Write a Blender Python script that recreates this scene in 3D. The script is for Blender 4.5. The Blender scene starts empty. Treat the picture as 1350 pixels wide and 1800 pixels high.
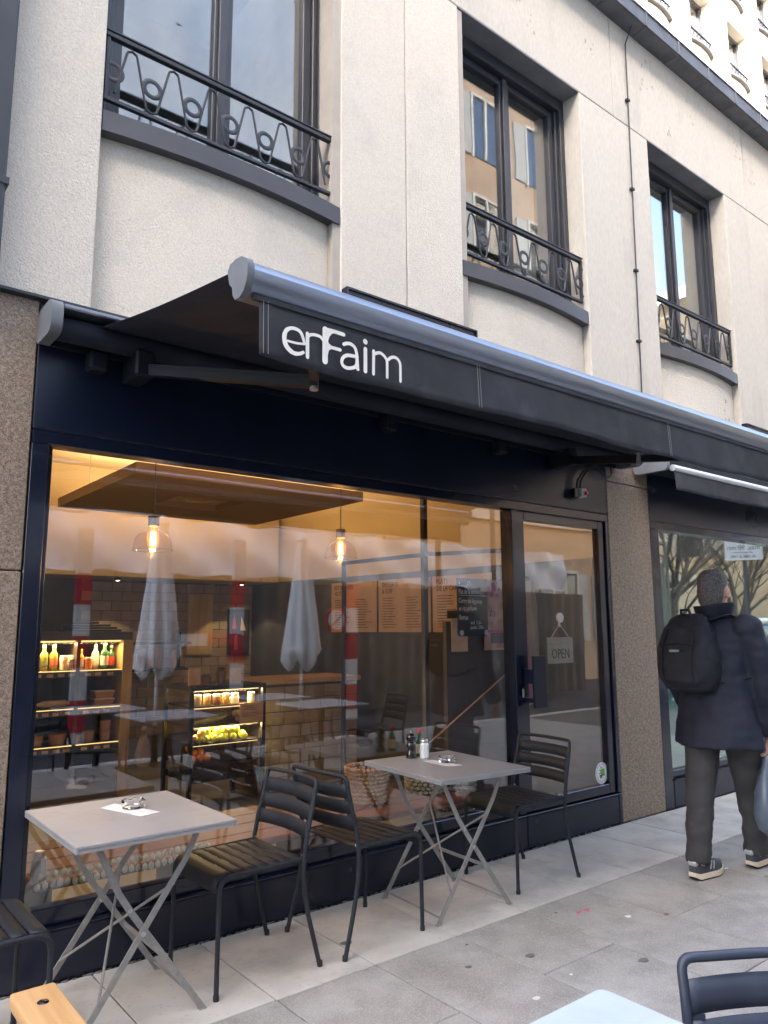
import bpy, bmesh, math, random
from mathutils import Vector, Matrix, noise
R = math.radians
random.seed(7)
sc = bpy.context.scene
COL = sc.collection

# ------------------------------------------------------------------ camera
YAW, PITCH, ROLL = R(38.73), R(8.78), R(-0.28)
CAM = Vector((0, -3.32, 1.38))
_f = Vector((math.sin(YAW), math.cos(YAW), 0)); _r = Vector((math.cos(YAW), -math.sin(YAW), 0)); _u = Vector((0, 0, 1))
_f2 = _f*math.cos(PITCH) + _u*math.sin(PITCH); _u2 = _u*math.cos(PITCH) - _f*math.sin(PITCH)
_r3 = _r*math.cos(ROLL) + _u2*math.sin(ROLL); _u3 = _u2*math.cos(ROLL) - _r*math.sin(ROLL)
cd = bpy.data.cameras.new('camera'); cam = bpy.data.objects.new('camera', cd); COL.objects.link(cam)
m = Matrix((( _r3.x, _u3.x, -_f2.x, CAM.x), (_r3.y, _u3.y, -_f2.y, CAM.y), (_r3.z, _u3.z, -_f2.z, CAM.z), (0, 0, 0, 1)))
cam.matrix_world = m
cd.sensor_fit = 'VERTICAL'; cd.sensor_height = 36; cd.lens = 1319.6/1800*36
cd.clip_start = 0.02; cd.clip_end = 900
sc.camera = cam
# ------------------------------------------------------------------ sky, sun, exposure
SUN = Vector((-0.50, -0.60, 0.66)).normalized()
w = bpy.data.worlds.new('World'); sc.world = w; w.use_nodes = True
nt = w.node_tree; nt.nodes.clear()
sky = nt.nodes.new('ShaderNodeTexSky'); sky.sky_type = 'NISHITA'; sky.sun_disc = False
sky.sun_elevation = math.asin(SUN.z); sky.sun_rotation = math.atan2(SUN.x, SUN.y)
sky.air_density = 1.0; sky.dust_density = 3.5; sky.ozone_density = 0.3
bg = nt.nodes.new('ShaderNodeBackground'); bg.inputs[1].default_value = 0.15
wo = nt.nodes.new('ShaderNodeOutputWorld')
nt.links.new(sky.outputs[0], bg.inputs[0]); nt.links.new(bg.outputs[0], wo.inputs[0])
sl = bpy.data.lights.new('sun', 'SUN'); so = bpy.data.objects.new('sun', sl); COL.objects.link(so)
sl.energy = 3.6; sl.angle = R(0.53); sl.color = (1, 0.95, 0.87)
so.rotation_euler = SUN.to_track_quat('Z', 'Y').to_euler()
so.location = (0, -6, 30)
vs = sc.view_settings
vs.view_transform = 'Standard'; vs.look = 'None'; vs.gamma = 1; vs.use_curve_mapping = False
vs.exposure = 3.25
try: sc.cycles.max_bounces = 8; sc.cycles.diffuse_bounces = 3; sc.cycles.glossy_bounces = 4; sc.cycles.transparent_max_bounces = 14; sc.cycles.sample_clamp_indirect = 6
except Exception: pass

# ------------------------------------------------------------------ materials
MATS = {}
def _nodes(name):
    mt = bpy.data.materials.new(name); mt.use_nodes = True; MATS[name] = mt
    n = mt.node_tree.nodes; return mt, n, mt.node_tree.links, n['Principled BSDF']
def pm(name, c1, c2=None, scale=8, rough=.5, metal=0, bump=0, bscale=60, rvar=0, coat=0, var=0, detail=6, spec=.5, stain=None, stain_scale=2, speck=None, speck_scale=200, aniso=None, fac=(.35, .65), trans=0, bdist=.01):
    """procedural surface: two colours mixed by noise, per-object tint, stains, specks, bump"""
    mt, n, l, b = _nodes(name)
    tc = n.new('ShaderNodeTexCoord'); src = tc.outputs['Object']
    oi = n.new('ShaderNodeObjectInfo')
    ad = n.new('ShaderNodeVectorMath'); ad.operation = 'ADD'
    ml = n.new('ShaderNodeMath'); ml.operation = 'MULTIPLY'; ml.inputs[1].default_value = 37.0
    l.new(oi.outputs['Random'], ml.inputs[0]); l.new(src, ad.inputs[0]); l.new(ml.outputs[0], ad.inputs[1]); vec = ad.outputs[0]
    if aniso:
        mp = n.new('ShaderNodeMapping'); mp.inputs['Scale'].default_value = aniso; l.new(vec, mp.inputs[0]); vec = mp.outputs[0]
    nz = n.new('ShaderNodeTexNoise'); nz.inputs['Scale'].default_value = scale; nz.inputs['Detail'].default_value = detail
    l.new(vec, nz.inputs['Vector'])
    mr = n.new('ShaderNodeMapRange'); mr.inputs[1].default_value = fac[0]; mr.inputs[2].default_value = fac[1]; l.new(nz.outputs[0], mr.inputs[0])
    mx = n.new('ShaderNodeMix'); mx.data_type = 'RGBA'; l.new(mr.outputs[0], mx.inputs[0])
    c2 = c2 or tuple(min(1, c*1.12) for c in c1)
    mx.inputs[6].default_value = (*c1, 1); mx.inputs[7].default_value = (*c2, 1); col = mx.outputs[2]
    if stain:
        n2 = n.new('ShaderNodeTexNoise'); n2.inputs['Scale'].default_value = stain_scale; n2.inputs['Detail'].default_value = 8; n2.inputs['Roughness'].default_value = .65
        l.new(vec, n2.inputs['Vector'])
        r2 = n.new('ShaderNodeMapRange'); r2.inputs[1].default_value = .52; r2.inputs[2].default_value = .75; r2.inputs[4].default_value = stain[3]; l.new(n2.outputs[0], r2.inputs[0])
        m2 = n.new('ShaderNodeMix'); m2.data_type = 'RGBA'; l.new(r2.outputs[0], m2.inputs[0]); l.new(col, m2.inputs[6]); m2.inputs[7].default_value = (*stain[:3], 1); col = m2.outputs[2]
    if speck:
        v2 = n.new('ShaderNodeTexVoronoi'); v2.inputs['Scale'].default_value = speck_scale; l.new(vec, v2.inputs['Vector'])
        sp = n.new('ShaderNodeSeparateColor'); l.new(v2.outputs['Color'], sp.inputs[0])
        r3 = n.new('ShaderNodeMapRange'); r3.inputs[1].default_value = speck[4]; r3.inputs[2].default_value = speck[4]+.08; r3.inputs[4].default_value = speck[3]; l.new(sp.outputs[0], r3.inputs[0])
        m3 = n.new('ShaderNodeMix'); m3.data_type = 'RGBA'; l.new(r3.outputs[0], m3.inputs[0]); l.new(col, m3.inputs[6]); m3.inputs[7].default_value = (*speck[:3], 1); col = m3.outputs[2]
    if var:
        hv = n.new('ShaderNodeHueSaturation'); mv = n.new('ShaderNodeMapRange'); mv.inputs[3].default_value = 1-var; mv.inputs[4].default_value = 1+var
        l.new(oi.outputs['Random'], mv.inputs[0]); l.new(mv.outputs[0], hv.inputs['Value']); l.new(col, hv.inputs['Color']); col = hv.outputs[0]
    l.new(col, b.inputs['Base Color'])
    b.inputs['Roughness'].default_value = rough; b.inputs['Metallic'].default_value = metal
    b.inputs['Coat Weight'].default_value = coat; b.inputs['Specular IOR Level'].default_value = spec
    if trans: b.inputs['Transmission Weight'].default_value = trans
    if rvar:
        rr = n.new('ShaderNodeMapRange'); rr.inputs[3].default_value = max(0, rough-rvar); rr.inputs[4].default_value = rough+rvar; l.new(nz.outputs[0], rr.inputs[0]); l.new(rr.outputs[0], b.inputs['Roughness'])
    if bump:
        nb = n.new('ShaderNodeTexNoise'); nb.inputs['Scale'].default_value = bscale; nb.inputs['Detail'].default_value = 5; nb.inputs['Roughness'].default_value = .6
        l.new(vec, nb.inputs['Vector'])
        bp = n.new('ShaderNodeBump'); bp.inputs['Strength'].default_value = bump; bp.inputs['Distance'].default_value = bdist
        l.new(nb.outputs[0], bp.inputs['Height']); l.new(bp.outputs[0], b.inputs['Normal'])
    return mt
def glass(name, f0=.07, tint=(1, 1, 1), rough=0.0):
    mt = bpy.data.materials.new(name); mt.use_nodes = True; MATS[name] = mt
    n = mt.node_tree.nodes; l = mt.node_tree.links; n.clear()
    lw = n.new('ShaderNodeLayerWeight'); lw.inputs[0].default_value = .5
    p = n.new('ShaderNodeMath'); p.operation = 'POWER'; p.inputs[1].default_value = 5; l.new(lw.outputs['Facing'], p.inputs[0])
    a = n.new('ShaderNodeMath'); a.operation = 'MULTIPLY_ADD'; a.inputs[1].default_value = 1-f0; a.inputs[2].default_value = f0; l.new(p.outputs[0], a.inputs[0])
    t = n.new('ShaderNodeBsdfTransparent'); t.inputs[0].default_value = (*tint, 1)
    g = n.new('ShaderNodeBsdfGlossy'); g.inputs['Roughness'].default_value = rough
    # float glass is never perfectly flat: very weak large-scale waviness
    tc = n.new('ShaderNodeTexCoord'); nz = n.new('ShaderNodeTexNoise'); nz.inputs['Scale'].default_value = 1.3; nz.inputs['Detail'].default_value = 1
    l.new(tc.outputs['Object'], nz.inputs['Vector'])
    bp = n.new('ShaderNodeBump'); bp.inputs['Strength'].default_value = .06; bp.inputs['Distance'].default_value = .02; l.new(nz.outputs[0], bp.inputs['Height']); l.new(bp.outputs[0], g.inputs['Normal'])
    mx = n.new('ShaderNodeMixShader'); l.new(a.outputs[0], mx.inputs[0]); l.new(t.outputs[0], mx.inputs[1]); l.new(g.outputs[0], mx.inputs[2])
    o = n.new('ShaderNodeOutputMaterial'); l.new(mx.outputs[0], o.inputs[0]); return mt
def emit(name, col, s):
    mt, n, l, b = _nodes(name); b.inputs['Base Color'].default_value = (*col, 1); b.inputs['Emission Color'].default_value = (*col, 1); b.inputs['Emission Strength'].default_value = s; return mt
pm('stucco', (.67, .60, .495), (.77, .69, .575), 100, .9, bump=.85, bscale=105, stain=(.40, .37, .33, .35), stain_scale=1.7, detail=4, bdist=.012, var=.03)
pm('stone_smooth', (.54, .49, .41), (.61, .555, .47), 60, .85, bump=.35, bscale=160, stain=(.36, .33, .29, .5), stain_scale=3.2, detail=10, bdist=.006, var=.03, aniso=(1, 1, .3))
pm('joint_fill', (.42, .37, .31), rough=.9)
pm('granite', (.20, .14, .095), (.35, .265, .19), 60, .5, speck=(.055, .04, .03, .75, .72), speck_scale=330, stain=(.42, .36, .30, .7), stain_scale=110, bump=.12, bscale=220, var=.05)
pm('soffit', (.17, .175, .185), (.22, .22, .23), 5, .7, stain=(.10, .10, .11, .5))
pm('navy_paint', (.0045, .0078, .021), (.006, .0098, .025), 6, .22, rvar=.06, coat=.3, bump=.02, bscale=8)
pm('navy_panel', (.0045, .008, .022), (.0065, .0105, .027), 3, .3, rvar=.08, bump=.03, bscale=5)
pm('frame_grey', (.030, .031, .036), (.040, .041, .047), 6, .42, rvar=.08)
pm('iron', (.022, .023, .027), (.034, .034, .039), 30, .5, bump=.1, bscale=160)
pm('sill_metal', (.055, .054, .060), (.075, .073, .078), 4, .5, rvar=.1, stain=(.04, .04, .043, .5))
pm('zinc', (.10, .105, .115), (.16, .165, .175), 6, .55, metal=.35, stain=(.06, .06, .065, .7), stain_scale=3, bump=.1, bscale=30)
pm('fabric_black', (.008, .0105, .02), (.012, .015, .026), 7, .85, bump=.25, bscale=500, stain=(.035, .036, .042, .6), stain_scale=3, bdist=.003)
pm('fabric_valance', (.024, .024, .029), (.038, .038, .044), 7, .85, bump=.25, bscale=500, stain=(.075, .073, .078, .8), stain_scale=5, bdist=.003)
pm('thread', (.30, .28, .26), rough=.8)
pm('anthracite_alu', (.25, .27, .31), (.30, .32, .36), 12, .34, metal=.85, rvar=.05, aniso=(.2, 6, 6))
pm('cap_grey', (.20, .205, .215), (.24, .245, .255), 10, .5)
pm('arm_metal', (.009, .011, .016), (.013, .015, .02), 10, .6, spec=.2)
pm('cap_dark', (.13, .135, .145), (.16, .165, .175), 10, .55, spec=.3)
pm('white_alu', (.62, .64, .66), (.70, .72, .74), 12, .35, metal=.3)
pm('letter_white', (.86, .79, .69), (.92, .85, .75), 30, .7)
pm('chair_black', (.019, .021, .025), (.026, .028, .033), 14, .55, spec=.3, rvar=.06, bump=.04, bscale=300)
pm('chair_blue', (.030, .036, .052), (.040, .046, .064), 14, .40, rvar=.08, bump=.04, bscale=300)
pm('table_grey', (.285, .278, .275), (.32, .312, .31), 4, .42, rvar=.06, stain=(.23, .215, .205, .6), stain_scale=9)
pm('leg_grey', (.27, .255, .235), (.34, .325, .30), 30, .45, metal=.3, rvar=.08)
pm('steel', (.55, .54, .52), rough=.28, metal=1)
pm('paper', (.72, .69, .64), (.80, .77, .73), 40, .85, stain=(.45, .42, .40, .8), stain_scale=16)
pm('paper_tan', (.50, .36, .25), (.58, .43, .31), 12, .85)
pm('paper_pink', (.60, .44, .36), (.66, .50, .42), 9, .8)
pm('ink', (.03, .028, .03), rough=.8)
pm('slab_light', (.46, .42, .36), (.56, .515, .45), 5, .85, bump=.25, bscale=90, var=.05, stain=(.24, .22, .195, .55), stain_scale=3, detail=10, bdist=.004, speck=(.26, .24, .22, .35, .93), speck_scale=90)
pm('slab_grey', (.245, .222, .19), (.335, .305, .264), 5, .88, bump=.4, bscale=120, var=.05, stain=(.47, .44, .395, .55), stain_scale=2.6, detail=14, bdist=.006, speck=(.50, .47, .425, .45, .72), speck_scale=330)
pm('mortar', (.10, .09, .08), (.17, .155, .135), 20, .95, bump=.3, bscale=100)
pm('asphalt', (.045, .045, .047), (.065, .064, .064), 30, .9, bump=.4, bscale=180)
pm('gum', (.13, .12, .11), rough=.8)
pm('gum_pale', (.62, .60, .56), rough=.8)
pm('paint_red_mark', (.55, .10, .13), rough=.8)
pm('wood_orange', (.52, .27, .10), (.66, .38, .17), 5, .5, aniso=(9, .55, 9), bump=.08, bscale=20, detail=8, fac=(.3, .7))
pm('wood_pale', (.46, .30, .16), (.55, .38, .22), 5, .55, aniso=(.8, 8, 8))
pm('marble_white', (.48, .51, .54), (.58, .61, .64), 3, .18, stain=(.38, .41, .45, .6), stain_scale=3.2, detail=12)
pm('cable', (.012, .012, .014), rough=.5)
pm('plastic_grey', (.42, .42, .43), rough=.5)
pm('plastic_red', (.65, .03, .06), rough=.35)
pm('plastic_white', (.75, .75, .74), rough=.4)
pm('black_gloss', (.008, .008, .009), rough=.12, coat=.6)
pm('bottle_green', (.01, .12, .05), rough=.08, coat=.5)
pm('salt', (.78, .76, .72), rough=.3, coat=.8)
glass('shop_glass', .125); glass('door_glass', .13); glass('upper_glass', .27, (.9, .93, .95)); glass('side_glass', .36, (.84, .95, .92)); glass('far_glass', .3)
glass('lamp_glass', .06, (1, .93, .85))
def realglass(name, tint=(1, 1, 1)):
    mt, n, l, b = _nodes(name); b.inputs['Base Color'].default_value = (*tint, 1); b.inputs['Transmission Weight'].default_value = 1; b.inputs['Roughness'].default_value = .02; b.inputs['IOR'].default_value = 1.48; return mt
realglass('ash_glass')

# ------------------------------------------------------------------ mesh helpers
WL = {}   # world position of every object's origin
class MB:
    def __init__(s): s.bm = bmesh.new()
    def box(s, x0, y0, z0, x1, y1, z1, bev=0, seg=1, rz=0, c=None):
        t = bmesh.new(); bmesh.ops.create_cube(t, size=1)
        bmesh.ops.scale(t, vec=(abs(x1-x0), abs(y1-y0), abs(z1-z0)), verts=t.verts)
        if bev: bmesh.ops.bevel(t, geom=t.edges[:], offset=bev, segments=seg, affect='EDGES', profile=.5)
        mat = Matrix.Translation(((x0+x1)/2, (y0+y1)/2, (z0+z1)/2))
        if rz: mat = mat @ Matrix.Rotation(rz, 4, 'Z')
        bmesh.ops.transform(t, matrix=mat, verts=t.verts); s.merge(t); return s
    def merge(s, t):
        me = bpy.data.meshes.new('t'); t.to_mesh(me); t.free(); s.bm.from_mesh(me); bpy.data.meshes.remove(me)
    def grid(s, fn, nu, nv, closeu=False):
        vs_ = [[s.bm.verts.new(fn(i, j)) for j in range(nv)] for i in range(nu)]
        for i in range(nu if closeu else nu-1):
            for j in range(nv-1):
                k = (i+1) % nu
                try: s.bm.faces.new((vs_[i][j], vs_[k][j], vs_[k][j+1], vs_[i][j+1]))
                except ValueError: pass
        return vs_
    def tube(s, pts, r, n=8, cap=True, flat=None, closed=False):
        pts = [Vector(p) for p in pts]; rr = r if isinstance(r, (list, tuple)) else [r]*len(pts)
        rings = []; up = None; N = len(pts)
        for i, p in enumerate(pts):
            a = pts[(i-1) % N] if (closed or i > 0) else p; b = pts[(i+1) % N] if (closed or i < N-1) else p
            d = (b-a).normalized()
            if up is None:
                up = Vector((0, 0, 1)) if abs(d.z) < .9 else Vector((0, 1, 0))
            e1 = d.cross(up)
            if e1.length < 1e-5: e1 = d.orthogonal()
            e1.normalize(); e2 = e1.cross(d).normalized(); up = e2
            fx, fy = (flat or (1, 1))
            rings.append([s.bm.verts.new(p + (e1*math.cos(2*math.pi*k/n)*fx + e2*math.sin(2*math.pi*k/n)*fy)*rr[i]) for k in range(n)])
        for i in range(N if closed else N-1):
            A, B = rings[i], rings[(i+1) % N]
            for k in range(n): s.bm.faces.new((A[k], A[(k+1) % n], B[(k+1) % n], B[k]))
        if cap and not closed:
            s.bm.faces.new(rings[0][::-1]); s.bm.faces.new(rings[-1])
        return s
    def bar(s, a, b, w, t, side):
        """flat bar from a to b; width w along 'side', thickness t across"""
        a = Vector(a); b = Vector(b); d = (b-a).normalized(); sd = Vector(side); sd = (sd - d*sd.dot(d)).normalized(); th = d.cross(sd)
        v = [s.bm.verts.new(p + sd*w/2*i + th*t/2*j) for p in (a, b) for i, j in ((-1, -1), (1, -1), (1, 1), (-1, 1))]
        for f in ((3, 2, 1, 0), (4, 5, 6, 7), (0, 1, 5, 4), (1, 2, 6, 5), (2, 3, 7, 6), (3, 0, 4, 7)): s.bm.faces.new([v[k] for k in f])
        return s
    def lathe(s, prof, c=(0, 0, 0), n=20):
        c = Vector(c); rings = []
        for r, z in prof: rings.append([s.bm.verts.new(c + Vector((r*math.cos(2*math.pi*k/n), r*math.sin(2*math.pi*k/n), z))) for k in range(n)] if r > 1e-6 else [s.bm.verts.new(c + Vector((0, 0, z)))])
        for A, B in zip(rings, rings[1:]):
            for k in range(n):
                if len(A) == 1 and len(B) == 1: continue
                if len(A) == 1: s.bm.faces.new((A[0], B[(k+1) % n], B[k]))
                elif len(B) == 1: s.bm.faces.new((A[k], A[(k+1) % n], B[0]))
                else: s.bm.faces.new((A[k], A[(k+1) % n], B[(k+1) % n], B[k]))
        return s
    def prism(s, pts, d):
        """extrude polygon (3d points) by vector d"""
        A = [s.bm.verts.new(Vector(p)) for p in pts]; B = [s.bm.verts.new(Vector(p)+Vector(d)) for p in pts]; n = len(pts)
        s.bm.faces.new(A[::-1]); s.bm.faces.new(B)
        for k in range(n): s.bm.faces.new((A[k], A[(k+1) % n], B[(k+1) % n], B[k]))
        return s
    def ball(s, c, r, sub=2, sc_=(1, 1, 1), rot=None):
        t = bmesh.new(); bmesh.ops.create_icosphere(t, subdivisions=sub, radius=r)
        m_ = Matrix.Translation(c) @ ((rot.to_matrix().to_4x4()) if rot else Matrix.Identity(4)) @ Matrix.Diagonal((*sc_, 1))
        bmesh.ops.transform(t, matrix=m_, verts=t.verts); s.merge(t); return s
    def loft(s, rings, cap=True):
        V = [[s.bm.verts.new(Vector(p)) for p in r] for r in rings]; n = len(V[0])
        for A, B in zip(V, V[1:]):
            for k in range(n): s.bm.faces.new((A[k], A[(k+1) % n], B[(k+1) % n], B[k]))
        if cap: s.bm.faces.new(V[0][::-1]); s.bm.faces.new(V[-1])
        return s
    def build(s, name, mat, parent=None, smooth=False, keep=False, angle=40):
        bm = s.bm; bmesh.ops.recalc_face_normals(bm, faces=bm.faces[:])
        if bm.verts:
            lo = Vector([min(v.co[i] for v in bm.verts) for i in range(3)]); hi = Vector([max(v.co[i] for v in bm.verts) for i in range(3)]); c = (lo+hi)/2
        else: c = Vector()
        if parent is None: c.z = lo.z
        if keep: c = Vector()
        bmesh.ops.translate(bm, vec=-c, verts=bm.verts)
        me = bpy.data.meshes.new(name); bm.to_mesh(me); bm.free()
        return link(name, me, mat, parent, c, smooth, angle)
def link(name, me, mat, parent=None, c=Vector(), smooth=False, angle=40):
    o = bpy.data.objects.new(name, me); COL.objects.link(o)
    if mat: me.materials.clear(); me.materials.append(MATS[mat] if isinstance(mat, str) else mat)
    if smooth:
        for p in me.polygons: p.use_smooth = True
        if angle < 180: me.set_sharp_from_angle(angle=R(angle))
    WL[o] = Vector(c)
    if parent: o.parent = parent; o.location = Vector(c) - WL[parent]
    else: o.location = c
    return o
def empty(name, loc=(0, 0, 0)):
    o = bpy.data.objects.new(name, None); COL.objects.link(o); o.location = loc; WL[o] = Vector(loc); o.empty_display_size = .1; return o
def tag(o, label=None, cat=None, group=None, kind=None):
    if label: o['label'] = label
    if cat: o['category'] = cat
    if group: o['group'] = group
    if kind: o['kind'] = kind
    return o
def dup(o, parent=None):
    c = o.copy(); COL.objects.link(c); c.parent = parent
    for ch in [x for x in CH.get(o, [])] or list(o.children): dup(ch, c)
    return c
CH = {}
def inst(o, name, parent, loc):
    """linked copy of a piece (shared mesh) placed at a world location"""
    c = o.copy(); c.name = name; COL.objects.link(c); c.parent = parent; WL[c] = Vector(loc); c.location = Vector(loc) - (WL[parent] if parent else Vector()); return c
def B(name, mat, parent, *a, bev=0, seg=1, smooth=False): return MB().box(*a, bev=bev, seg=seg).build(name, mat, parent, smooth=smooth)
def text(name, body, size, loc, rot, mat, parent, align='LEFT', ext=.0006, sx=1, mirror=False):
    cu = bpy.data.curves.new('txt', 'FONT'); cu.body = body; cu.size = size; cu.extrude = ext; cu.align_x = align; cu.resolution_u = 2
    t = bpy.data.objects.new('txt', cu); COL.objects.link(t); dg = bpy.context.evaluated_depsgraph_get()
    me = bpy.data.meshes.new_from_object(t.evaluated_get(dg)); bpy.data.objects.remove(t); bpy.data.curves.remove(cu)
    M = Matrix.Translation(loc) @ rot.to_matrix().to_4x4() @ Matrix.Diagonal((sx, 1, 1, 1)); me.transform(M)
    c = sum((v.co for v in me.vertices), Vector())/max(1, len(me.vertices)); me.transform(Matrix.Translation(-c))
    return link(name, me, mat, parent, c)
from mathutils import Euler
FACE_S = Euler((R(90), 0, 0))          # text on a face that looks to -Y (the street)
def remesh(mb, voxel, it=4, fac=.5, disp=None):
    me = bpy.data.meshes.new('rm'); bmesh.ops.recalc_face_normals(mb.bm, faces=mb.bm.faces[:]); mb.bm.to_mesh(me); mb.bm.free()
    t = bpy.data.objects.new('rm', me); COL.objects.link(t)
    a = t.modifiers.new('r', 'REMESH'); a.mode = 'VOXEL'; a.voxel_size = voxel
    if it: b = t.modifiers.new('s', 'SMOOTH'); b.iterations = it; b.factor = fac
    out = bpy.data.meshes.new_from_object(t.evaluated_get(bpy.context.evaluated_depsgraph_get())); bpy.data.objects.remove(t)
    if disp:
        nn = [v.normal.copy() for v in out.vertices]
        for v, q in zip(out.vertices, nn): v.co += q*disp(v.co, q)
    return out
def arc(c, r, a0, a1, n, plane='xz'):
    o = []
    for k in range(n+1):
        a = a0+(a1-a0)*k/n; u, v = r*math.cos(a), r*math.sin(a)
        o.append((c[0]+u, c[1], c[2]+v) if plane == 'xz' else (c[0]+u, c[1]+v, c[2]) if plane == 'xy' else (c[0], c[1]+u, c[2]+v))
    return o
def fillet(pts, r, n=4):
    pts = [Vector(p) for p in pts]; out = [pts[0]]
    for a, b, c in zip(pts, pts[1:], pts[2:]):
        d1 = (a-b); d2 = (c-b); q = min(r, d1.length*.45, d2.length*.45); p0 = b+d1.normalized()*q; p2 = b+d2.normalized()*q
        for k in range(n+1):
            t = k/n; out.append(p0*(1-t)**2 + b*2*t*(1-t) + p2*t*t)
    out.append(pts[-1]); return out
# ================================================================== setting: street, pavement
tag(B('street', 'asphalt', None, -220, -220, -.16, 220, 40, -.12), kind='structure')
pave = tag(B('pavement', 'mortar', None, -40, -4.6, -.119, 60, -.002, -.007), kind='structure')
tag(B('kerb', 'slab_light', None, -40, -4.75, -.119, 60, -4.603, .0, bev=.01), kind='structure')
PIT = .4715
def slabs(name, mat, x0, ys_fn, k0, k1):
    protos = {}
    for k in range(k0, k1):
        xa = x0+k*PIT; ys = ys_fn(k)
        for ya, yb in zip(ys, ys[1:]):
            key = round(ya-yb, 3)
            c = Vector((xa+PIT/2, (ya+yb)/2, -.02+random.uniform(-.0012, .0012)))
            if key not in protos:
                o = MB().box(-PIT/2+.0032, -key/2+.0032, -.02, PIT/2-.0032, key/2-.0032, .02, bev=.0028).build(name, mat, None, keep=True)
                o.parent = pave; WL[o] = c; o.location = c-WL[pave]; protos[key] = o
            else: inst(protos[key], name, pave, c)
slabs('pale_slab', 'slab_light', 1.60, lambda k: [-.004, -.665], -6, 19)
slabs('grey_slab', 'slab_grey', 1.60, lambda k: ([-.669, -1.668, -2.668, -3.668, -4.6] if k % 2 else [-.669, -1.168, -2.168, -3.168, -4.168, -4.6]), -6, 16)
# chewing gum spots, scraps and a red paint mark on the slabs
for i, (x, y, r, mt) in enumerate([(2.63, -1.02, .018, 'gum'), (2.96, -1.35, .02, 'gum'), (3.5, -1.13, .011, 'gum'), (2.35, -.93, .012, 'gum'), (3.33, -1.03, .012, 'gum_pale'), (2.36, -1.28, .013, 'gum_pale'), (4.4, -.97, .012, 'gum_pale'), (2.62, -1.24, .006, 'gum_pale'), (2.1, -.42, .022, 'gum'), (3.1, -.78, .006, 'gum'), (2.5, -.77, .006, 'gum'), (4.35, -1.28, .016, 'gum_pale')]):
    b_ = MB(); n_ = 9; ph = random.random()*6
    b_.prism([(x+r*(1+.25*math.sin(3*a+ph))*math.cos(a)*1.25, y+r*(1+.2*math.cos(2*a+ph))*math.sin(a), .0012) for a in [2*math.pi*k/n_ for k in range(n_)]], (0, 0, .0018))
    b_.build('gum_spot', mt, pave)
b_ = MB()
for x, y, r in [(3.19, -.845, .014), (3.215, -.84, .010), (3.25, -.85, .018), (3.235, -.868, .008), (3.17, -.86, .006)]:
    b_.prism([(x+r*1.3*math.cos(a)*(1+.3*math.sin(4*a+x*90)), y+r*.6*math.sin(a), .0013) for a in [2*math.pi*k/8 for k in range(8)]], (0, 0, .0006))
b_.build('red_paint_mark', 'paint_red_mark', pave)
# crumbling mortar along the foot of the shopfront
b_ = MB()
for k in range(150):
    x = .2+k*.034+random.uniform(0, .02); r = random.uniform(.004, .013)
    b_.ball((x, -.002-random.uniform(0, .008), .0015), r, 1, (1.6, .8, .45))
tag(b_.build('mortar_crumbs', 'mortar', pave), kind='stuff')

# ================================================================== the stone building with the shops
bld = tag(empty('stone_building', (3, .2, 0)), 'cream rendered stone building with tall dark windows above the black awning', 'building')
ZB = 2.80
def stone(x0, x1, z0, z1, mat='stucco', y0=0., y1=.34): return B('stone_panel', mat, bld, x0+.004, y0, z0+.003, x1-.004, y1, z1-.003, bev=.004)
BAYS = [-1.39, .98, 3.35, 5.72, 8.09, 10.46]; WW = 1.37
for i, x0 in enumerate(BAYS):
    if i == 2: stone(2.35, 2.857, ZB, 5.71); stone(2.857, 3.35, ZB, 5.71)
    elif i == 1: stone(-.02, .98, ZB, 5.71)
    elif i == 0: stone(-2.39, x0, ZB, 5.71)
    else: stone(x0-1., x0, ZB, 5.71, 'stone_smooth' if i > 2 else 'stucco')
B('joint_backing', 'joint_fill', bld, 2.30, .012, ZB, 3.4, .3, 5.70)
for k in range(-1, 6): stone(.485+2.37*k-.015, .485+2.37*(k+1)-.015, 5.711, 6.74, 'stone_smooth')
B('joint_backing', 'joint_fill', bld, -2.3, .014, 5.712, 13, .33, 6.6)
win_g = None
pm('blind_white', (.52, .50, .44), rough=.8)
def bow(x, xm, hw, ends, mid): t = (x-xm)/hw; return mid+(ends-mid)*t*t
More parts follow.
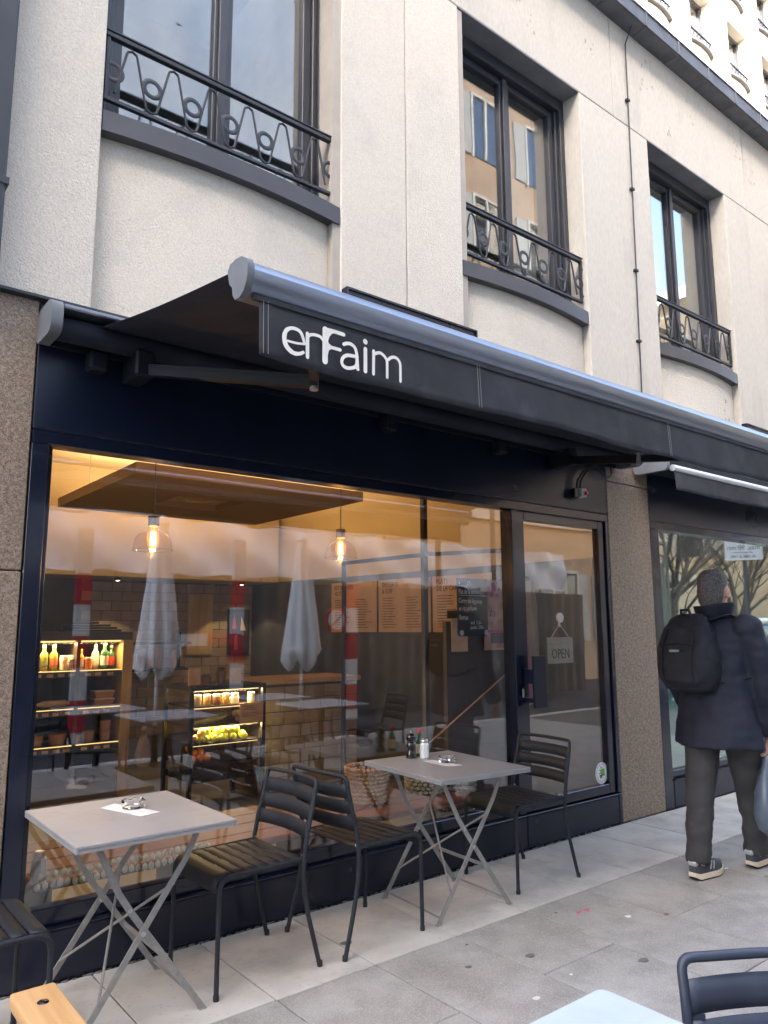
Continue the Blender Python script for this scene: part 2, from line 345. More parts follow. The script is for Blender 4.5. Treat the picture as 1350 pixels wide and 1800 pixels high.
for i, x0 in enumerate(BAYS):
    x1 = x0+WW; xm = (x0+x1)/2; hw = WW/2; N = 20; xs = [x0+WW*k/N for k in range(N+1)]
    b_ = MB(); P = [(x, bow(x, xm, hw, .07, .004), ZB+.003) for x in xs]+[(x1, .33, ZB+.003), (x0, .33, ZB+.003)]; b_.prism(P, (0, 0, .9)); b_.build('curved_spandrel', 'stucco', bld, smooth=True)
    b_ = MB(); P = [(x, bow(x, xm, hw, .004, -.048), 3.7) for x in xs]+[(x1, .2, 3.7), (x0, .2, 3.7)]; P = [(min(max(p[0], x0+.002), x1-.002), p[1], p[2]) for p in P]; b_.prism(P, (0, 0, .105)); b_.build('window_sill', 'sill_metal', bld, smooth=True, angle=30)
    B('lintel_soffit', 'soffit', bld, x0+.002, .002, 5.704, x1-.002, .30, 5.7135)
    # window: lining, two casements with panes
    wn = B('window', 'frame_grey', bld, x0, .30, 3.80, x0+.05, .36, 5.70)
    f = MB(); zb, zt = 3.806, 5.703
    for a in ((x0, .155, zb, x0+.055, .30, zt), (x1-.055, .155, zb, x1, .30, zt), (x0+.055, .155, zt-.10, x1-.055, .30, zt), (x0+.055, .155, zb, x1-.055, .30, zb+.05)): f.box(*a, bev=.004)
    for xx, d in ((x1-.085, 1), (x0+.055, 1)): f.box(xx, .185, zb+.05, xx+.03, .299, zt-.10, bev=.004)
    f.build('window_frame', 'frame_grey', wn)
    for s in (0, 1):
        a, b = (x0+.085, xm+.012) if s == 0 else (xm+.014, x1-.085)
        q = MB(); z0, z1 = zb+.052, zt-.103; ww = .055
        for g in ((a, .21, z0, a+ww, .265, z1), (b-ww, .21, z0, b, .265, z1), (a+ww, .21, z1-ww, b-ww, .265, z1), (a+ww, .21, z0, b-ww, .265, z0+ww)): q.box(*g, bev=.004)
        if s == 0: q.box(xm-.02, .19, z0, xm+.032, .209, z1, bev=.003)
        q.build('casement', 'frame_grey', wn)
        B('pane', 'upper_glass', wn, a+ww-.005, .236, z0+ww-.005, b-ww+.005, .242, z1-ww+.005)
    if i in (2, 3): B('curtain', 'blind_white', wn, x1-.50, .42, 3.82, x1-.10, .44, 5.68)
    # wrought iron guard
    y = .045; g = B('window_guard', 'iron', bld, x0+.005, y-.016, 4.222, x1-.018, y+.016, 4.247, bev=.003)
    B('top_rail', 'iron', g, x0+.004, y-.02, 4.249, x1-.012, y+.02, 4.259, bev=.002)
    B('bottom_rail', 'iron', g, x0+.005, y-.012, 3.885, x1-.018, y+.012, 3.905, bev=.002)
    for px in (x0+.012, x1-.034): B('end_post', 'iron', g, px, y-.01, 3.905, px+.016, y+.01, 4.222)
    for zz in (3.95, 4.17): MB().tube([(x1-.02, y, zz), (x1+.004, y, zz)], .006, 6).build('wall_pin', 'iron', g)
    xa, xb = x0+.03, x1-.05; n = 6; pit = (xb-xa)/n; pts = []
    for k in range(n):
        c = xa+pit*(k+.5); lo, hi, e = 3.912, 4.205, pit*.10
        pts += [(c-pit*.36, y, lo+.03), (c-e*1.25, y, hi-.03)]+[(c+e*1.25*math.cos(a), y, hi-.03+.028*math.sin(a)) for a in (2.5, 1.57, .64)]+[(c+e*1.25, y, hi-.03), (c+pit*.36, y, lo+.03)]
        if k < n-1: pts += [(c+pit*.5+pit*.14*math.cos(a), y, lo+.03-.026*math.sin(a)) for a in (2.5, 1.57, .64)]
    MB().tube(pts, .0065, 6, flat=(1, 1.1)).build('wave_bar', 'iron', g, smooth=True)
    rg = None
    for k in range(n+1):
        c = Vector((min(max(xa+pit*k, xa+.02), xb+.01), y, 4.05))
        if rg is None:
            rg = MB().tube([(.043*math.cos(a), 0, .043*math.sin(a)) for a in [2*math.pi*t/20 for t in range(20)]], .006, 6, closed=True, flat=(2.2, .8)).build('ring', 'iron', None, smooth=True, keep=True)
            rg.parent = g; WL[rg] = c; rg.location = c-WL[g]
        else: inst(rg, 'ring', g, c)
# rooms behind the windows (floors, back walls) so that the panes look into depth
pm('room_wall', (.30, .28, .25), rough=.9); pm('room_pale', (.45, .43, .40), rough=.9)
B('inner_floor', 'room_wall', bld, -6, .345, 3.0, 13, 5.2, 3.1)
B('inner_back_wall', 'room_pale', bld, -6, 2.4, 2.9, 13, 2.5, 6.6)
B('roof_slab', 'room_wall', bld, -6, .33, 6.56, 13, 5.3, 6.67)
for x in (-.02+.2, 2.6, 4.98, 7.35, 9.7): B('inner_wall', 'room_pale', bld, x, .345, 2.9, x+.1, 2.4, 6.55)
emit('ceiling_lamp', (1, .93, .8), 2.5)
cl = tag(B('ceiling_lamp', 'ceiling_lamp', None, 6.75, 1.0, 4.98, 7.0, 1.25, 5.02), 'small square ceiling lamp seen through the right upper window', 'lamp')
# cornice: zinc gutter in short lengths with standing seams
cor = B('cornice', 'zinc', bld, -2.3, -.03, 6.7, 13, .0, 6.78)
k = 0; x = -2.0
while x < 13:
    B('soffit_sheet', 'zinc', cor, x+.004, -.138, 6.662, x+.536, -.0015, 6.69)
    B('fascia_sheet', 'zinc', cor, x+.003, -.158, 6.664, x+.537, -.1395, 6.80)
    MB().box(x-.012, -.166, 6.658, x+.012, -.137, 6.812, bev=.004).build('seam', 'zinc', cor)
    x += .54
MB().tube([(-2.2, -.158, 6.806), (13, -.158, 6.806)], .012, 8).build('gutter_bead', 'zinc', cor)
# granite piers
for a in ((-.9, .762, 0, 1.615), (-.9, .762, 1.620, 2.785), (4.836, 5.392, 0, 2.476), (4.836, 5.392, 2.481, 2.785)):
    B('granite_block', 'granite', bld, a[0], .002, a[2]+.001, a[1], .34, a[3], bev=.004)
B('granite_block', 'granite', bld, 9.4, .002, 0, 9.9, .34, 2.785)
B('flashing', 'frame_grey', bld, -2.3, -.035, 2.786, 13, .02, 2.798)
B('side_wall', 'stucco', bld, -6, .36, 0, -.9, .7, 2.79)
# dark downpipe at the left edge, lightning cable with clips
dp = tag(empty('downpipe', (.52, -.07, 2.8)), 'dark square downpipe on the cream wall at the left edge', 'pipe')
B('pipe', 'frame_grey', dp, .43, -.12, 2.81, .575, -.01, 7, bev=.01)
for z in (3.2, 5.0): B('bracket', 'frame_grey', dp, .42, -.125, z, .585, -.002, z+.03)
wi = tag(empty('lightning_cable', (5.4, -.03, 3.2)), 'thin dark cable with small clips running down the pilaster', 'cable')
MB().tube([(5.44, -.08, 6.65), (5.42, -.022, 6.5), (5.412, -.016, 5.6), (5.395, -.016, 4.6), (5.375, -.016, 3.75), (5.365, -.016, 3.25), (5.47, -.016, 3.21)], .006, 6).build('wire', 'cable', wi)
for x, z in ((5.416, 5.95), (5.405, 5.1), (5.39, 4.35), (5.37, 3.72), (5.366, 3.26)): MB().box(x-.022, -.03, z-.012, x+.022, .001, z+.012, bev=.004).build('clip', 'iron', wi)
# stains on the lintel stones under the gutter (small soot runs)
pm('soot', (.34, .31, .27), (.50, .455, .39), 30, .95)
rs = random.Random(4)
for cx_, cz_, sp, n_ in ((3.95, 6.2, .12, 9), (4.15, 6.05, .1, 6), (4.9, 6.25, .10, 5), (5.75, 6.35, .13, 9), (6.1, 5.95, .06, 4), (6.55, 6.4, .12, 6), (7.45, 6.35, .14, 10), (7.75, 6.1, .1, 6), (2.2, 6.1, .1, 5), (6.9, 3.45, .12, 5), (4.3, 3.45, .08, 3)):
    q = MB()
    for k in range(n_):
        x_, z_ = cx_+rs.gauss(0, sp*.5), cz_+rs.gauss(0, sp*.6); r_ = rs.uniform(.004, .014); ph = rs.random()*6
        y_ = -.0004 if z_ > 5 else .03
        q.prism([(x_+r_*(1+.3*math.sin(3*a+ph))*math.cos(a), y_, z_+r_*rs.uniform(1, 1.8)*math.sin(a)) for a in [2*math.pi*i/9 for i in range(9)]], (0, -.0008, 0))
    tag(q.build('soot_specks', 'soot', bld), kind='stuff')

# ================================================================== shopfront
sh = tag(empty('shopfront', (2.8, .03, 0)), 'black painted shopfront with large window and glass door under the awning', 'shopfront')
NP, NV = 'navy_paint', 'navy_panel'
B('fascia_panel', NV, sh, .768, .004, 2.222, 4.832, .09, 2.784, bev=.003)
B('head_rail', NP, sh, .768, .006, 2.162, 4.832, .10, 2.218, bev=.003)
B('jamb', NP, sh, .768, .004, .0, .84, .10, 2.160, bev=.004); B('glazing_bead', NP, sh, .842, .03, .285, .862, .09, 2.158, bev=.003)
B('mullion', NP, sh, 3.754, .006, .212, 3.812, .11, 2.160, bev=.004); B('jamb', NP, sh, 4.796, .004, .212, 4.832, .10, 2.160, bev=.004)
B('bottom_rail', NP, sh, .842, .035, .208, 3.752, .10, .278, bev=.004)
for x0, x1 in ((.842, 3.808), (3.816, 4.79), (4.797, 4.832)):
    B('plinth_panel', NV, sh, x0, .0, .012, x1, .10, .196, bev=.003)
    B('plinth_ledge', NP, sh, x0, -.004, .1975, x1, .10, .2075, bev=.002)
B('plinth_foot', NP, sh, .768, .004, -.01, 4.832, .09, .0115)
B('window_pane', 'shop_glass', sh, .855, .058, .272, 3.760, .066, 2.166)
dr = B('door', NP, sh, 3.818, .02, .214, 3.892, .075, 2.158, bev=.004)
B('door_stile', NP, dr, 4.722, .02, .214, 4.792, .075, 2.158, bev=.004)
B('door_rail', NP, dr, 3.8925, .02, 2.10, 4.7215, .075, 2.158, bev=.004); B('door_rail', NP, dr, 3.8925, .02, .214, 4.7215, .075, .280, bev=.004)
B('door_pane', 'door_glass', dr, 3.89, .046, .277, 4.725, .053, 2.103)
h_ = B('door_handle', NV, dr, 3.835, -.075, .865, 3.955, -.055, 1.195, bev=.003)
B('handle_bracket', NV, dr, 3.83, -.056, 1.02, 3.86, .021, 1.11)
B('handle_bracket', NV, dr, 3.83, -.056, .90, 3.86, .021, .93)
q = MB(); q.tube([(3.815, .012, .93), (3.815, .012, .985)], .014, 10, flat=(1, .6)); q.build('lock_cylinder', 'steel', dr, smooth=True)
st = tag(empty('door_sticker', (4.665, .042, .29)), 'round white sticker with green emblem low on the glass door', 'sticker')
def disc(cx, cy, cz, rx, rz, n=28): return [(cx+rx*math.cos(2*math.pi*k/n), cy, cz+rz*math.sin(2*math.pi*k/n)) for k in range(n)]
pm('sticker_white', (.78, .78, .78), rough=.5); pm('sticker_green', (.13, .40, .07), rough=.5); pm('sticker_grey', (.35, .37, .38), rough=.6)
MB().prism(disc(4.665, .0452, .356, .072, .074), (0, -.001, 0)).build('backing', 'sticker_white', st)
q = MB()
for k in range(34):
    a = 2*math.pi*k/34
    if k % 9 == 0: continue
    c = Vector((4.665+.061*math.cos(a), .0437, .356+.061*math.sin(a))); q.box(c.x-.003, c.y-.0003, c.z-.003, c.x+.003, c.y+.0003, c.z+.004)
q.build('ring_text', 'sticker_grey', st)
MB().box(4.655, .0434, .345, 4.698, .0438, .385).box(4.648, .0434, .352, 4.6545, .0438, .378).build('green_emblem', 'sticker_green', st)
MB().box(4.640, .0434, .334, 4.668, .0438, .3445).box(4.669, .0434, .338, 4.70, .0438, .3445).box(4.634, .0434, .352, 4.646, .0438, .358).box(4.638, .0434, .374, 4.647, .0438, .380).box(4.650, .0434, .390, 4.655, .0438, .399).box(4.663, .0434, .388, 4.669, .0438, .398).box(4.646, .0434, .322, 4.664, .0438, .3335).build('dark_emblem', 'ink', st)
# OPEN sign on a suction hook behind the door glass
os_ = tag(empty('open_sign', (4.29, .075, 1.13)), 'small wooden OPEN sign hanging from a suction hook behind the door glass', 'sign')
pm('sign_board', (.27, .25, .20), (.33, .305, .25), 8, .7, aniso=(1, 1, 8))
MB().box(4.15, .066, 1.13, 4.43, .074, 1.31, bev=.004).build('board', 'sign_board', os_)
text('sign_lettering', 'OPEN', .095, (4.29, .0655, 1.165), FACE_S, 'ink', os_, 'CENTER', sx=.80)
MB().tube([(4.19, .07, 1.30), (4.285, .068, 1.395)], .0016, 5).build('string', 'plastic_white', os_); MB().tube([(4.40, .07, 1.30), (4.295, .068, 1.395)], .0016, 5).build('string', 'plastic_white', os_)
q = MB(); q.prism(disc(4.29, .056, 1.445, .035, .035, 20), (0, .012, 0)); q.build('suction_cup', 'plastic_white', os_)
MB().tube([(4.29, .066, 1.42), (4.29, .075, 1.395), (4.29, .068, 1.385), (4.29, .06, 1.395)], .007, 6).build('hook', 'plastic_white', os_)
# blackboard hung inside the window
bb = tag(empty('blackboard', (3.45, .09, 1.32)), 'small black menu board with white handwriting inside the shop window', 'blackboard')
pm('board_black', (.008, .012, .018), rough=.55)
MB().prism([(3.32, .088, 1.34), (3.335, .088, 1.325), (3.575, .088, 1.325), (3.59, .088, 1.34), (3.59, .088, 1.69), (3.32, .088, 1.69)], (0, .006, 0)).build('board', 'board_black', bb)
pm('chalk', (.62, .66, .64), rough=.9)
def chalk(t, x, z, s, sx=.8): text('chalk_writing', t, s, (x, .0865, z), Euler((R(90), R(random.uniform(-1.5, 1.5)), 0)), 'chalk', bb, sx=sx, ext=.0003)
chalk('+       27.-', 3.33, 1.645, .036); chalk('Plat de la semaine', 3.33, 1.59, .045, .62); chalk('Curry de légumes', 3.33, 1.535, .044, .66); chalk('et riz parfumé', 3.33, 1.485, .042, .66)
chalk('Extras:', 3.332, 1.43, .042, .7); chalk('œuf  2.50.-', 3.43, 1.40, .034, .72); chalk('poulet  5.00.-', 3.43, 1.37, .034, .66)
B('underline', 'chalk', bb, 3.33, .0864, 1.580, 3.585, .0868, 1.5825)
for x in (3.35, 3.57): MB().prism(disc(x, .0872, 1.347, .016, .018, 14), (0, -.004, 0)).build('suction_cup', 'plastic_grey', bb)

# ================================================================== awning
aw = tag(empty('awning', (2.85, -.1, 2.58)), 'large extended black awning with white enFaim lettering on its valance', 'awning')
XA, XB = .805, 4.93
B('cassette_hood', 'anthracite_alu', aw, XA, -.215, 2.692, XB, -.012, 2.712, bev=.006)
B('cassette_back', 'arm_metal', aw, XA, -.03, 2.585, XB, -.006, 2.690)
MB().tube([(XA, -.125, 2.632), (XB, -.125, 2.632)], .052, 16).build('fabric_roll', 'fabric_black', aw, smooth=True)
for x, nm in ((XA-.05, 'end_cap'), (XB+.002, 'end_cap')):
    q = MB(); P = fillet([(0, -.12, 2.575), (0, -.235, 2.575), (0, -.235, 2.722), (0, -.006, 2.722), (0, -.006, 2.575), (0, -.12, 2.575)], .055, 5)
    q.prism([(x, p[1], p[2]) for p in P[:-1]], (.046, 0, 0)); q.build(nm, 'cap_dark', aw, smooth=True, angle=30)
NX, NYY = 24, 10
q = MB()
def fab(i, j):
    u, v = i/(NX-1), j/(NYY-1); x = .975+(4.885-.975)*u; y = -.13-(1.41-.13)*v; z = 2.672-(2.672-2.437)*v - .012*math.sin(math.pi*v) - .004*math.sin(u*22)*math.sin(math.pi*v)
    return (x, y, z)
q.grid(fab, NX, NYY)
fo = q.build('fabric', 'fabric_black', aw, smooth=True); md = fo.modifiers.new('t', 'SOLIDIFY'); md.thickness = .0015
# front bar profile
prof = [(-1.395, 2.36), (-1.405, 2.42), (-1.432, 2.444), (-1.470, 2.442), (-1.500, 2.425), (-1.515, 2.398), (-1.512, 2.37), (-1.498, 2.345), (-1.488, 2.336), (-1.42, 2.336)]
q = MB(); q.prism([(.975, y, z) for y, z in prof], (4.905-.975, 0, 0)); q.build('front_bar', 'anthracite_alu', aw, smooth=True, angle=35)
for x in (.952, 4.906):
    q = MB(); P = [( -1.385, 2.43), (-1.40, 2.452), (-1.44, 2.456), (-1.48, 2.45), (-1.51, 2.432), (-1.525, 2.405), (-1.523, 2.37), (-1.515, 2.345), (-1.50, 2.32), (-1.47, 2.305), (-1.44, 2.31), (-1.425, 2.33), (-1.42, 2.36), (-1.40, 2.38)]
    P = [(-1.458+(y+1.455)*.9, 2.388+(z-2.385)*.86) for y, z in P]; q.prism([(x, y, z) for y, z in P], (.022, 0, 0)); q.build('bar_end_cap', 'cap_dark', aw, smooth=True, angle=35)
B('valance_keder', 'fabric_valance', aw, .985, -1.497, 2.318, 4.88, -1.483, 2.334)
q = MB(); SE = (1.905, 3.165, 4.4)
def val(i, j):
    u, v = i/119, j/7; x = 1.006+(4.87-1.006)*u; z = 2.328-(2.328-2.155)*v
    y = -1.492+.006*math.sin(x*5.1)*v+.004*math.sin(x*11+1)*v*v+.003*math.sin(x*23+2*v)*v
    for s in SE: y -= .006*math.exp(-((x-s)/.012)**2)*v
    return (x, y, z+(.005*math.sin(x*3.3)+.003*math.sin(x*8.1+1))*v)
q.grid(val, 120, 8); vo = q.build('valance', 'fabric_valance', aw, smooth=True, angle=180); md = vo.modifiers.new('t', 'SOLIDIFY'); md.thickness = .0012
def stitch(x):
    q = MB(); z = 2.322
    while z > 2.16:
        y = -1.4955+.006*math.sin(x*5.1)*(2.328-z)/.173-.001
        for s in SE: y -= .007*math.exp(-((x-s)/.012)**2)*(2.328-z)/.173
        q.box(x-.0008, y-.0008, z-.0045, x+.0008, y+.0004, z); z -= .0065
    q.build('stitching', 'thread', vo)
for x in (1.018, 1.034, 1.899, 1.911, 3.159, 3.171): stitch(x)
L = {"e":[[[1.156,2.22],[1.127,2.216],[1.098,2.216]],[[1.156,2.221],[1.151,2.237],[1.143,2.252],[1.13,2.259],[1.109,2.258],[1.092,2.246],[1.086,2.225],[1.091,2.203],[1.105,2.189],[1.122,2.183],[1.14,2.186],[1.152,2.193]]],"n":[[[1.166,2.255],[1.167,2.182]],[[1.168,2.246],[1.175,2.253],[1.187,2.257],[1.2,2.258],[1.213,2.256],[1.224,2.247]]],"F":[[[1.23,2.284],[1.23,2.183]],[[1.23,2.285],[1.264,2.286],[1.299,2.285]],[[1.232,2.231],[1.253,2.232],[1.286,2.232]]],"a":[[[1.299,2.253],[1.312,2.259],[1.327,2.26],[1.341,2.253],[1.348,2.237],[1.351,2.217],[1.353,2.184]],[[1.351,2.224],[1.333,2.223],[1.312,2.22],[1.297,2.21],[1.291,2.195],[1.297,2.183],[1.312,2.179],[1.33,2.183],[1.345,2.189],[1.354,2.184]],[[1.349,2.217],[1.348,2.2],[1.341,2.187]]],"i":[[[1.383,2.257],[1.383,2.184]],[[1.382,2.282],[1.383,2.281]]],"m":[[[1.416,2.258],[1.415,2.182]],[[1.417,2.247],[1.428,2.254],[1.443,2.258],[1.458,2.252],[1.468,2.242],[1.471,2.231],[1.471,2.182]],[[1.476,2.243],[1.487,2.252],[1.502,2.257],[1.515,2.254],[1.524,2.244],[1.527,2.229],[1.527,2.18]]]}
LW = {'e': [.0075, [.009, .010, .011, .011, .011, .013, .015, .016, .015, .013, .011, .010]], 'n': [.0125, .010], 'F': [.020, .0125, .011, .010, .009, .009], 'a': [.0115, .0115, .010], 'i': [.0145, .0175], 'm': [.0115, .0105, .0105]}
def spline(P, n=5):
    P = [Vector((*p, 0)) for p in P]
    if len(P) < 3: return P
    out = []
    for i in range(len(P)-1):
        p0 = P[max(0, i-1)]; p1 = P[i]; p2 = P[i+1]; p3 = P[min(len(P)-1, i+2)]
        for k in range(n):
            t = k/n; out.append(.5*((2*p1)+(-p0+p2)*t+(2*p0-5*p1+4*p2-p3)*t*t+(-p0+3*p1-3*p2+p3)*t**3))
    out.append(P[-1]); return out
li = 0
for ch, strokes in L.items():
    q = MB()
    for si, S in enumerate(strokes):
        wd = LW[ch][si]; pts = spline(S); n = len(pts); y = -1.5025-.0002*li; li += 1
        ws = [wd]*n if not isinstance(wd, list) else [wd[min(len(wd)-1, int(round(i*(len(wd)-1)/(n-1))))] for i in range(n)]
        lft, rgt = [], []
        for i, p in enumerate(pts):
            d = (pts[min(i+1, n-1)]-pts[max(i-1, 0)]).normalized(); nn = Vector((-d.y, d.x, 0))
            lft.append(p+nn*ws[i]/2); rgt.append(p-nn*ws[i]/2)
        d0 = (pts[0]-pts[1]).normalized(); d1 = (pts[-1]-pts[-2]).normalized()
        def cap(p, d, w): a0 = math.atan2(d.y, d.x); return [p+Vector((math.cos(a0+a), math.sin(a0+a), 0))*w/2 for a in (-1.05, -.52, 0, .52, 1.05)]
        V = q.bm.verts; A = [V.new((v.x, y, v.y)) for v in lft]; Bv = [V.new((v.x, y, v.y)) for v in rgt]
        for i in range(n-1): q.bm.faces.new((A[i], A[i+1], Bv[i+1], Bv[i]))
        c1 = [V.new((v.x, y, v.y)) for v in cap(pts[-1], d1, ws[-1])]; q.bm.faces.new([Bv[-1]]+c1+[A[-1]])
        c0 = [V.new((v.x, y, v.y)) for v in cap(pts[0], d0, ws[0])]; q.bm.faces.new([A[0]]+c0+[Bv[0]])
    if ch == 'F':
        for P_ in ([(1.234, 2.289), (1.268, 2.283), (1.254, 2.276), (1.245, 2.264), (1.239, 2.245)], [(1.236, 2.228), (1.238, 2.252), (1.243, 2.243), (1.252, 2.2375), (1.266, 2.235)], [(1.236, 2.234), (1.266, 2.229), (1.252, 2.2265), (1.243, 2.2195), (1.239, 2.203)]):
            q.bm.faces.new([q.bm.verts.new((x, -1.5025-.0002*li, z)) for x, z in P_]); li += 1
    q.build('letter', 'letter_white', vo)
# folding arms
for s, (sx, ex, fx) in enumerate(((1.17, 1.60, 1.22), (4.19, 3.89, 4.42))):
    sh_, el, fr = Vector((sx, -.13, 2.525)), Vector((ex, -.88, 2.36)), Vector((fx, -1.42, 2.365))
    a = MB().bar(sh_, el, .05, .042, (0, 0, 1)).build('upper_arm', 'arm_metal', aw); B('shoulder_bracket', 'arm_metal', aw, sx-.045, -.19, 2.48, sx+.045, -.01, 2.60, bev=.01)
    MB().bar(el, fr, .04, .032, (0, 0, 1)).build('forearm', 'arm_metal', aw)
    MB().tube([el-Vector((0, 0, .035)), el+Vector((0, 0, .035))], .018, 12).build('elbow_pin', 'steel' if 0 else 'cap_grey', aw, smooth=True)
    q = MB(); d = (el-sh_); q.bar(sh_+Vector((0, -.0, .012)), el+Vector((0, 0, .012)), .006, .047, (0, 0, 1)); q.build('arm_groove', 'arm_metal', aw)
for x in (1.0, 2.66, 3.6): B('wall_bracket', 'arm_metal', aw, x-.04, -.09, 2.50, x+.04, -.004, 2.59, bev=.012)
# neighbouring retracted awning
an = tag(empty('retracted_awning', (7.2, -.1, 2.43)), 'retracted dark awning with a pale front bar over the next shop', 'awning')
B('cassette', 'arm_metal', an, 5.235, -.25, 2.60, 9.4, -.006, 2.69, bev=.01)
q = MB(); P = fillet([(0, -.15, 2.565), (0, -.30, 2.565), (0, -.30, 2.665), (0, -.004, 2.665), (0, -.004, 2.565), (0, -.15, 2.565)], .05, 5); q.prism([(5.195, p[1], p[2]) for p in P[:-1]], (.035, 0, 0)); q.build('end_cap', 'cap_grey', an, smooth=True, angle=30)
MB().tube([(5.29, -.285, 2.592), (9.4, -.285, 2.592)], .026, 12).build('front_bar', 'white_alu', an, smooth=True)
q = MB()
def val2(i, j): u, v = i/59, j/5; x = 5.30+4.1*u; return (x, -.292+.012*math.sin(x*4.3)*v+.006*math.sin(x*9)*v, 2.572-.155*v)
q.grid(val2, 60, 6); o = q.build('valance', 'fabric_valance', an, smooth=True, angle=180); md = o.modifiers.new('t', 'SOLIDIFY'); md.thickness = .0012
# black sign boxes on the wall above the awnings
for x0, x1, lab in ((2.37, 3.40, 'flat black sign box on the wall above the extended awning'), (7.09, 8.2, 'flat black sign box above the retracted awning at the right edge')):
    t = tag(empty('sign_box', ((x0+x1)/2, -.04, 3.0)), lab, 'sign'); B('box', NV, t, x0, -.045, 2.98, x1, -.003, 3.29, bev=.002); B('frame', NP, t, x0-.012, -.055, 3.291, x1+.012, -.001, 3.303)
    for x in (x0-.012, x1+.0005): B('frame', NP, t, x, -.055, 2.98, x+.0115, -.001, 3.2905)
# isolator switch
sw = tag(empty('isolator_switch', (4.44, -.04, 2.29)), 'small grey isolator switch with red knob above the door', 'switch')
B('box', 'plastic_grey', sw, 4.43, -.065, 2.305, 4.50, -.004, 2.37, bev=.006); B('backing', NV, sw, 4.375, -.05, 2.30, 4.4285, -.003, 2.365, bev=.004)
MB().tube([(4.48, -.064, 2.335), (4.48, -.082, 2.335)], .014, 12).build('knob', 'plastic_red', sw, smooth=True)
for dx in (0, .035): MB().tube(fillet([(4.42+dx, -.035, 2.36), (4.42+dx, -.04, 2.42), (4.47+dx, -.06, 2.50), (4.58+dx, -.08, 2.56)], .04, 5), .008, 7).build('cable', 'cable', sw, smooth=True)
MB().tube([(4.66, -.05, 2.56), (4.72, -.05, 2.50), (4.80, -.04, 2.49), (4.86, -.03, 2.53), (4.87, -.02, 2.58)], .005, 6).build('cable', 'cable', sw, smooth=True)
# ================================================================== neighbouring shopfront
s2 = tag(empty('neighbour_shopfront', (7.4, .05, 0)), 'dark shopfront with pale tinted window right of the granite pier', 'shopfront')
B('jamb', NP, s2, 5.396, .004, 0, 5.52, .12, 2.16, bev=.004); B('fascia_panel', NV, s2, 5.396, .004, 2.225, 9.4, .12, 2.784, bev=.003); B('head_rail', NP, s2, 5.396, .006, 2.162, 9.4, .12, 2.221)
B('plinth_panel', NV, s2, 5.522, .0, .004, 9.4, .12, .20, bev=.003); B('plinth_ledge', NP, s2, 5.522, -.01, .202, 9.4, .12, .212); B('bottom_rail', NP, s2, 5.522, .03, .213, 9.4, .12, .27, bev=.003)
B('window_pane', 'side_glass', s2, 5.515, .06, .265, 9.4, .07, 2.166)
pm('frosted', (.50, .66, .62), (.56, .71, .67), 2, .6); pm('dark_room', (.10, .11, .105), rough=.9)
for k in range(4): B('frosted_film', 'frosted', s2, 5.53+k*.97, .075, .272, 5.53+k*.97+.955, .079, 1.02)
B('side_blind', 'blind_white', s2, 5.55, .10, .30, 5.80, .14, 2.15)
pm('room_teal', (.34, .42, .40), rough=.9); B('room_back', 'room_teal', s2, 5.45, 1.6, 0, 9.4, 1.7, 2.7); B('room_side', 'room_teal', s2, 9.28, .125, 0, 9.39, 1.59, 2.7); B('room_floor', 'dark_room', s2, 5.45, .12, -.02, 9.4, 1.7, .0)
# ================================================================== café interior
pm('cream_wall', (.62, .52, .35), (.66, .56, .38), 3, .85); pm('cream_ceiling', (.66, .56, .40), (.70, .60, .44), 2, .85)
pm('dark_wall', (.06, .058, .06), (.075, .072, .073), 4, .6); pm('tile_cream', (.30, .235, .16), (.36, .28, .195), 9, .35, var=.1); pm('grout', (.14, .11, .085), rough=.9)
pm('cafe_floor', (.17, .155, .145), (.22, .20, .19), 4, .5); pm('panel_taupe', (.42, .34, .29), (.44, .36, .305), 3, .9); pm('black_steel', (.012, .012, .014), rough=.4)
pm('terracotta', (.15, .055, .042), (.19, .072, .055), 6, .6, var=.05); pm('wicker', (.42, .24, .09), (.58, .36, .15), 20, .65, bump=.4, bscale=90); pm('rope_pale', (.42, .44, .33), (.52, .53, .42), 30, .8, bump=.3, bscale=120); pm('rope_dark', (.10, .10, .09), rough=.8)
fl = tag(B('cafe_floor', 'cafe_floor', None, .3, .10, -.05, 5.2, 4.7, .0), kind='structure')
tag(B('cafe_ceiling', 'cream_ceiling', None, .3, .105, 2.94, 5.3, 4.7, 2.99), kind='structure')
wl = tag(B('cafe_back_wall', 'grout', None, .3, 4.60, .0, 5.3, 4.72, 2.94), kind='structure')
B('bulkhead', 'cream_wall', wl, .72, 4.02, 1.89, 4.36, 4.598, 2.939)
t0 = None
for r in range(16):
    for c in range(14):
        x = 2.5+c*.205+(.1 if r % 2 else 0)
        if x > 4.45: continue
        L_ = (x, 4.592, .32+r*.1)
        if t0 is None:
            t0 = MB().box(-.1, -.006, -.0475, .1, .006, .0475, bev=.003).build('tile', 'tile_cream', None, keep=True); t0.parent = wl; WL[t0] = Vector(L_); t0.location = Vector(L_)-WL[wl]
        else: inst(t0, 'tile', wl, L_)
B('dark_panel', 'dark_wall', wl, .8, 4.56, 0, 2.38, 4.598, 1.925)
wl2 = tag(B('cafe_left_wall', 'cream_wall', None, .55, .11, .0, .70, 4.6, 2.94), kind='structure')
B('dark_wainscot', 'dark_wall', wl2, .701, .12, 0, .715, 4.55, 1.89)
def quadwall(name, mat, a, b, z0, z1, t, parent=None):
    q = MB(); q.prism([(a[0], a[1], z0), (b[0], b[1], z0), (b[0]+t, b[1], z0), (a[0]+t, a[1], z0)], (0, 0, z1-z0)); return q.build(name, mat, parent)
wr = tag(quadwall('cafe_right_wall', 'cream_wall', (4.82, .12), (4.36, 4.6), .0, 2.94, .3), kind='structure')
quadwall('dark_wainscot', 'dark_wall', (4.80, .14), (4.345, 4.59), .0, 1.90, .018, wr)
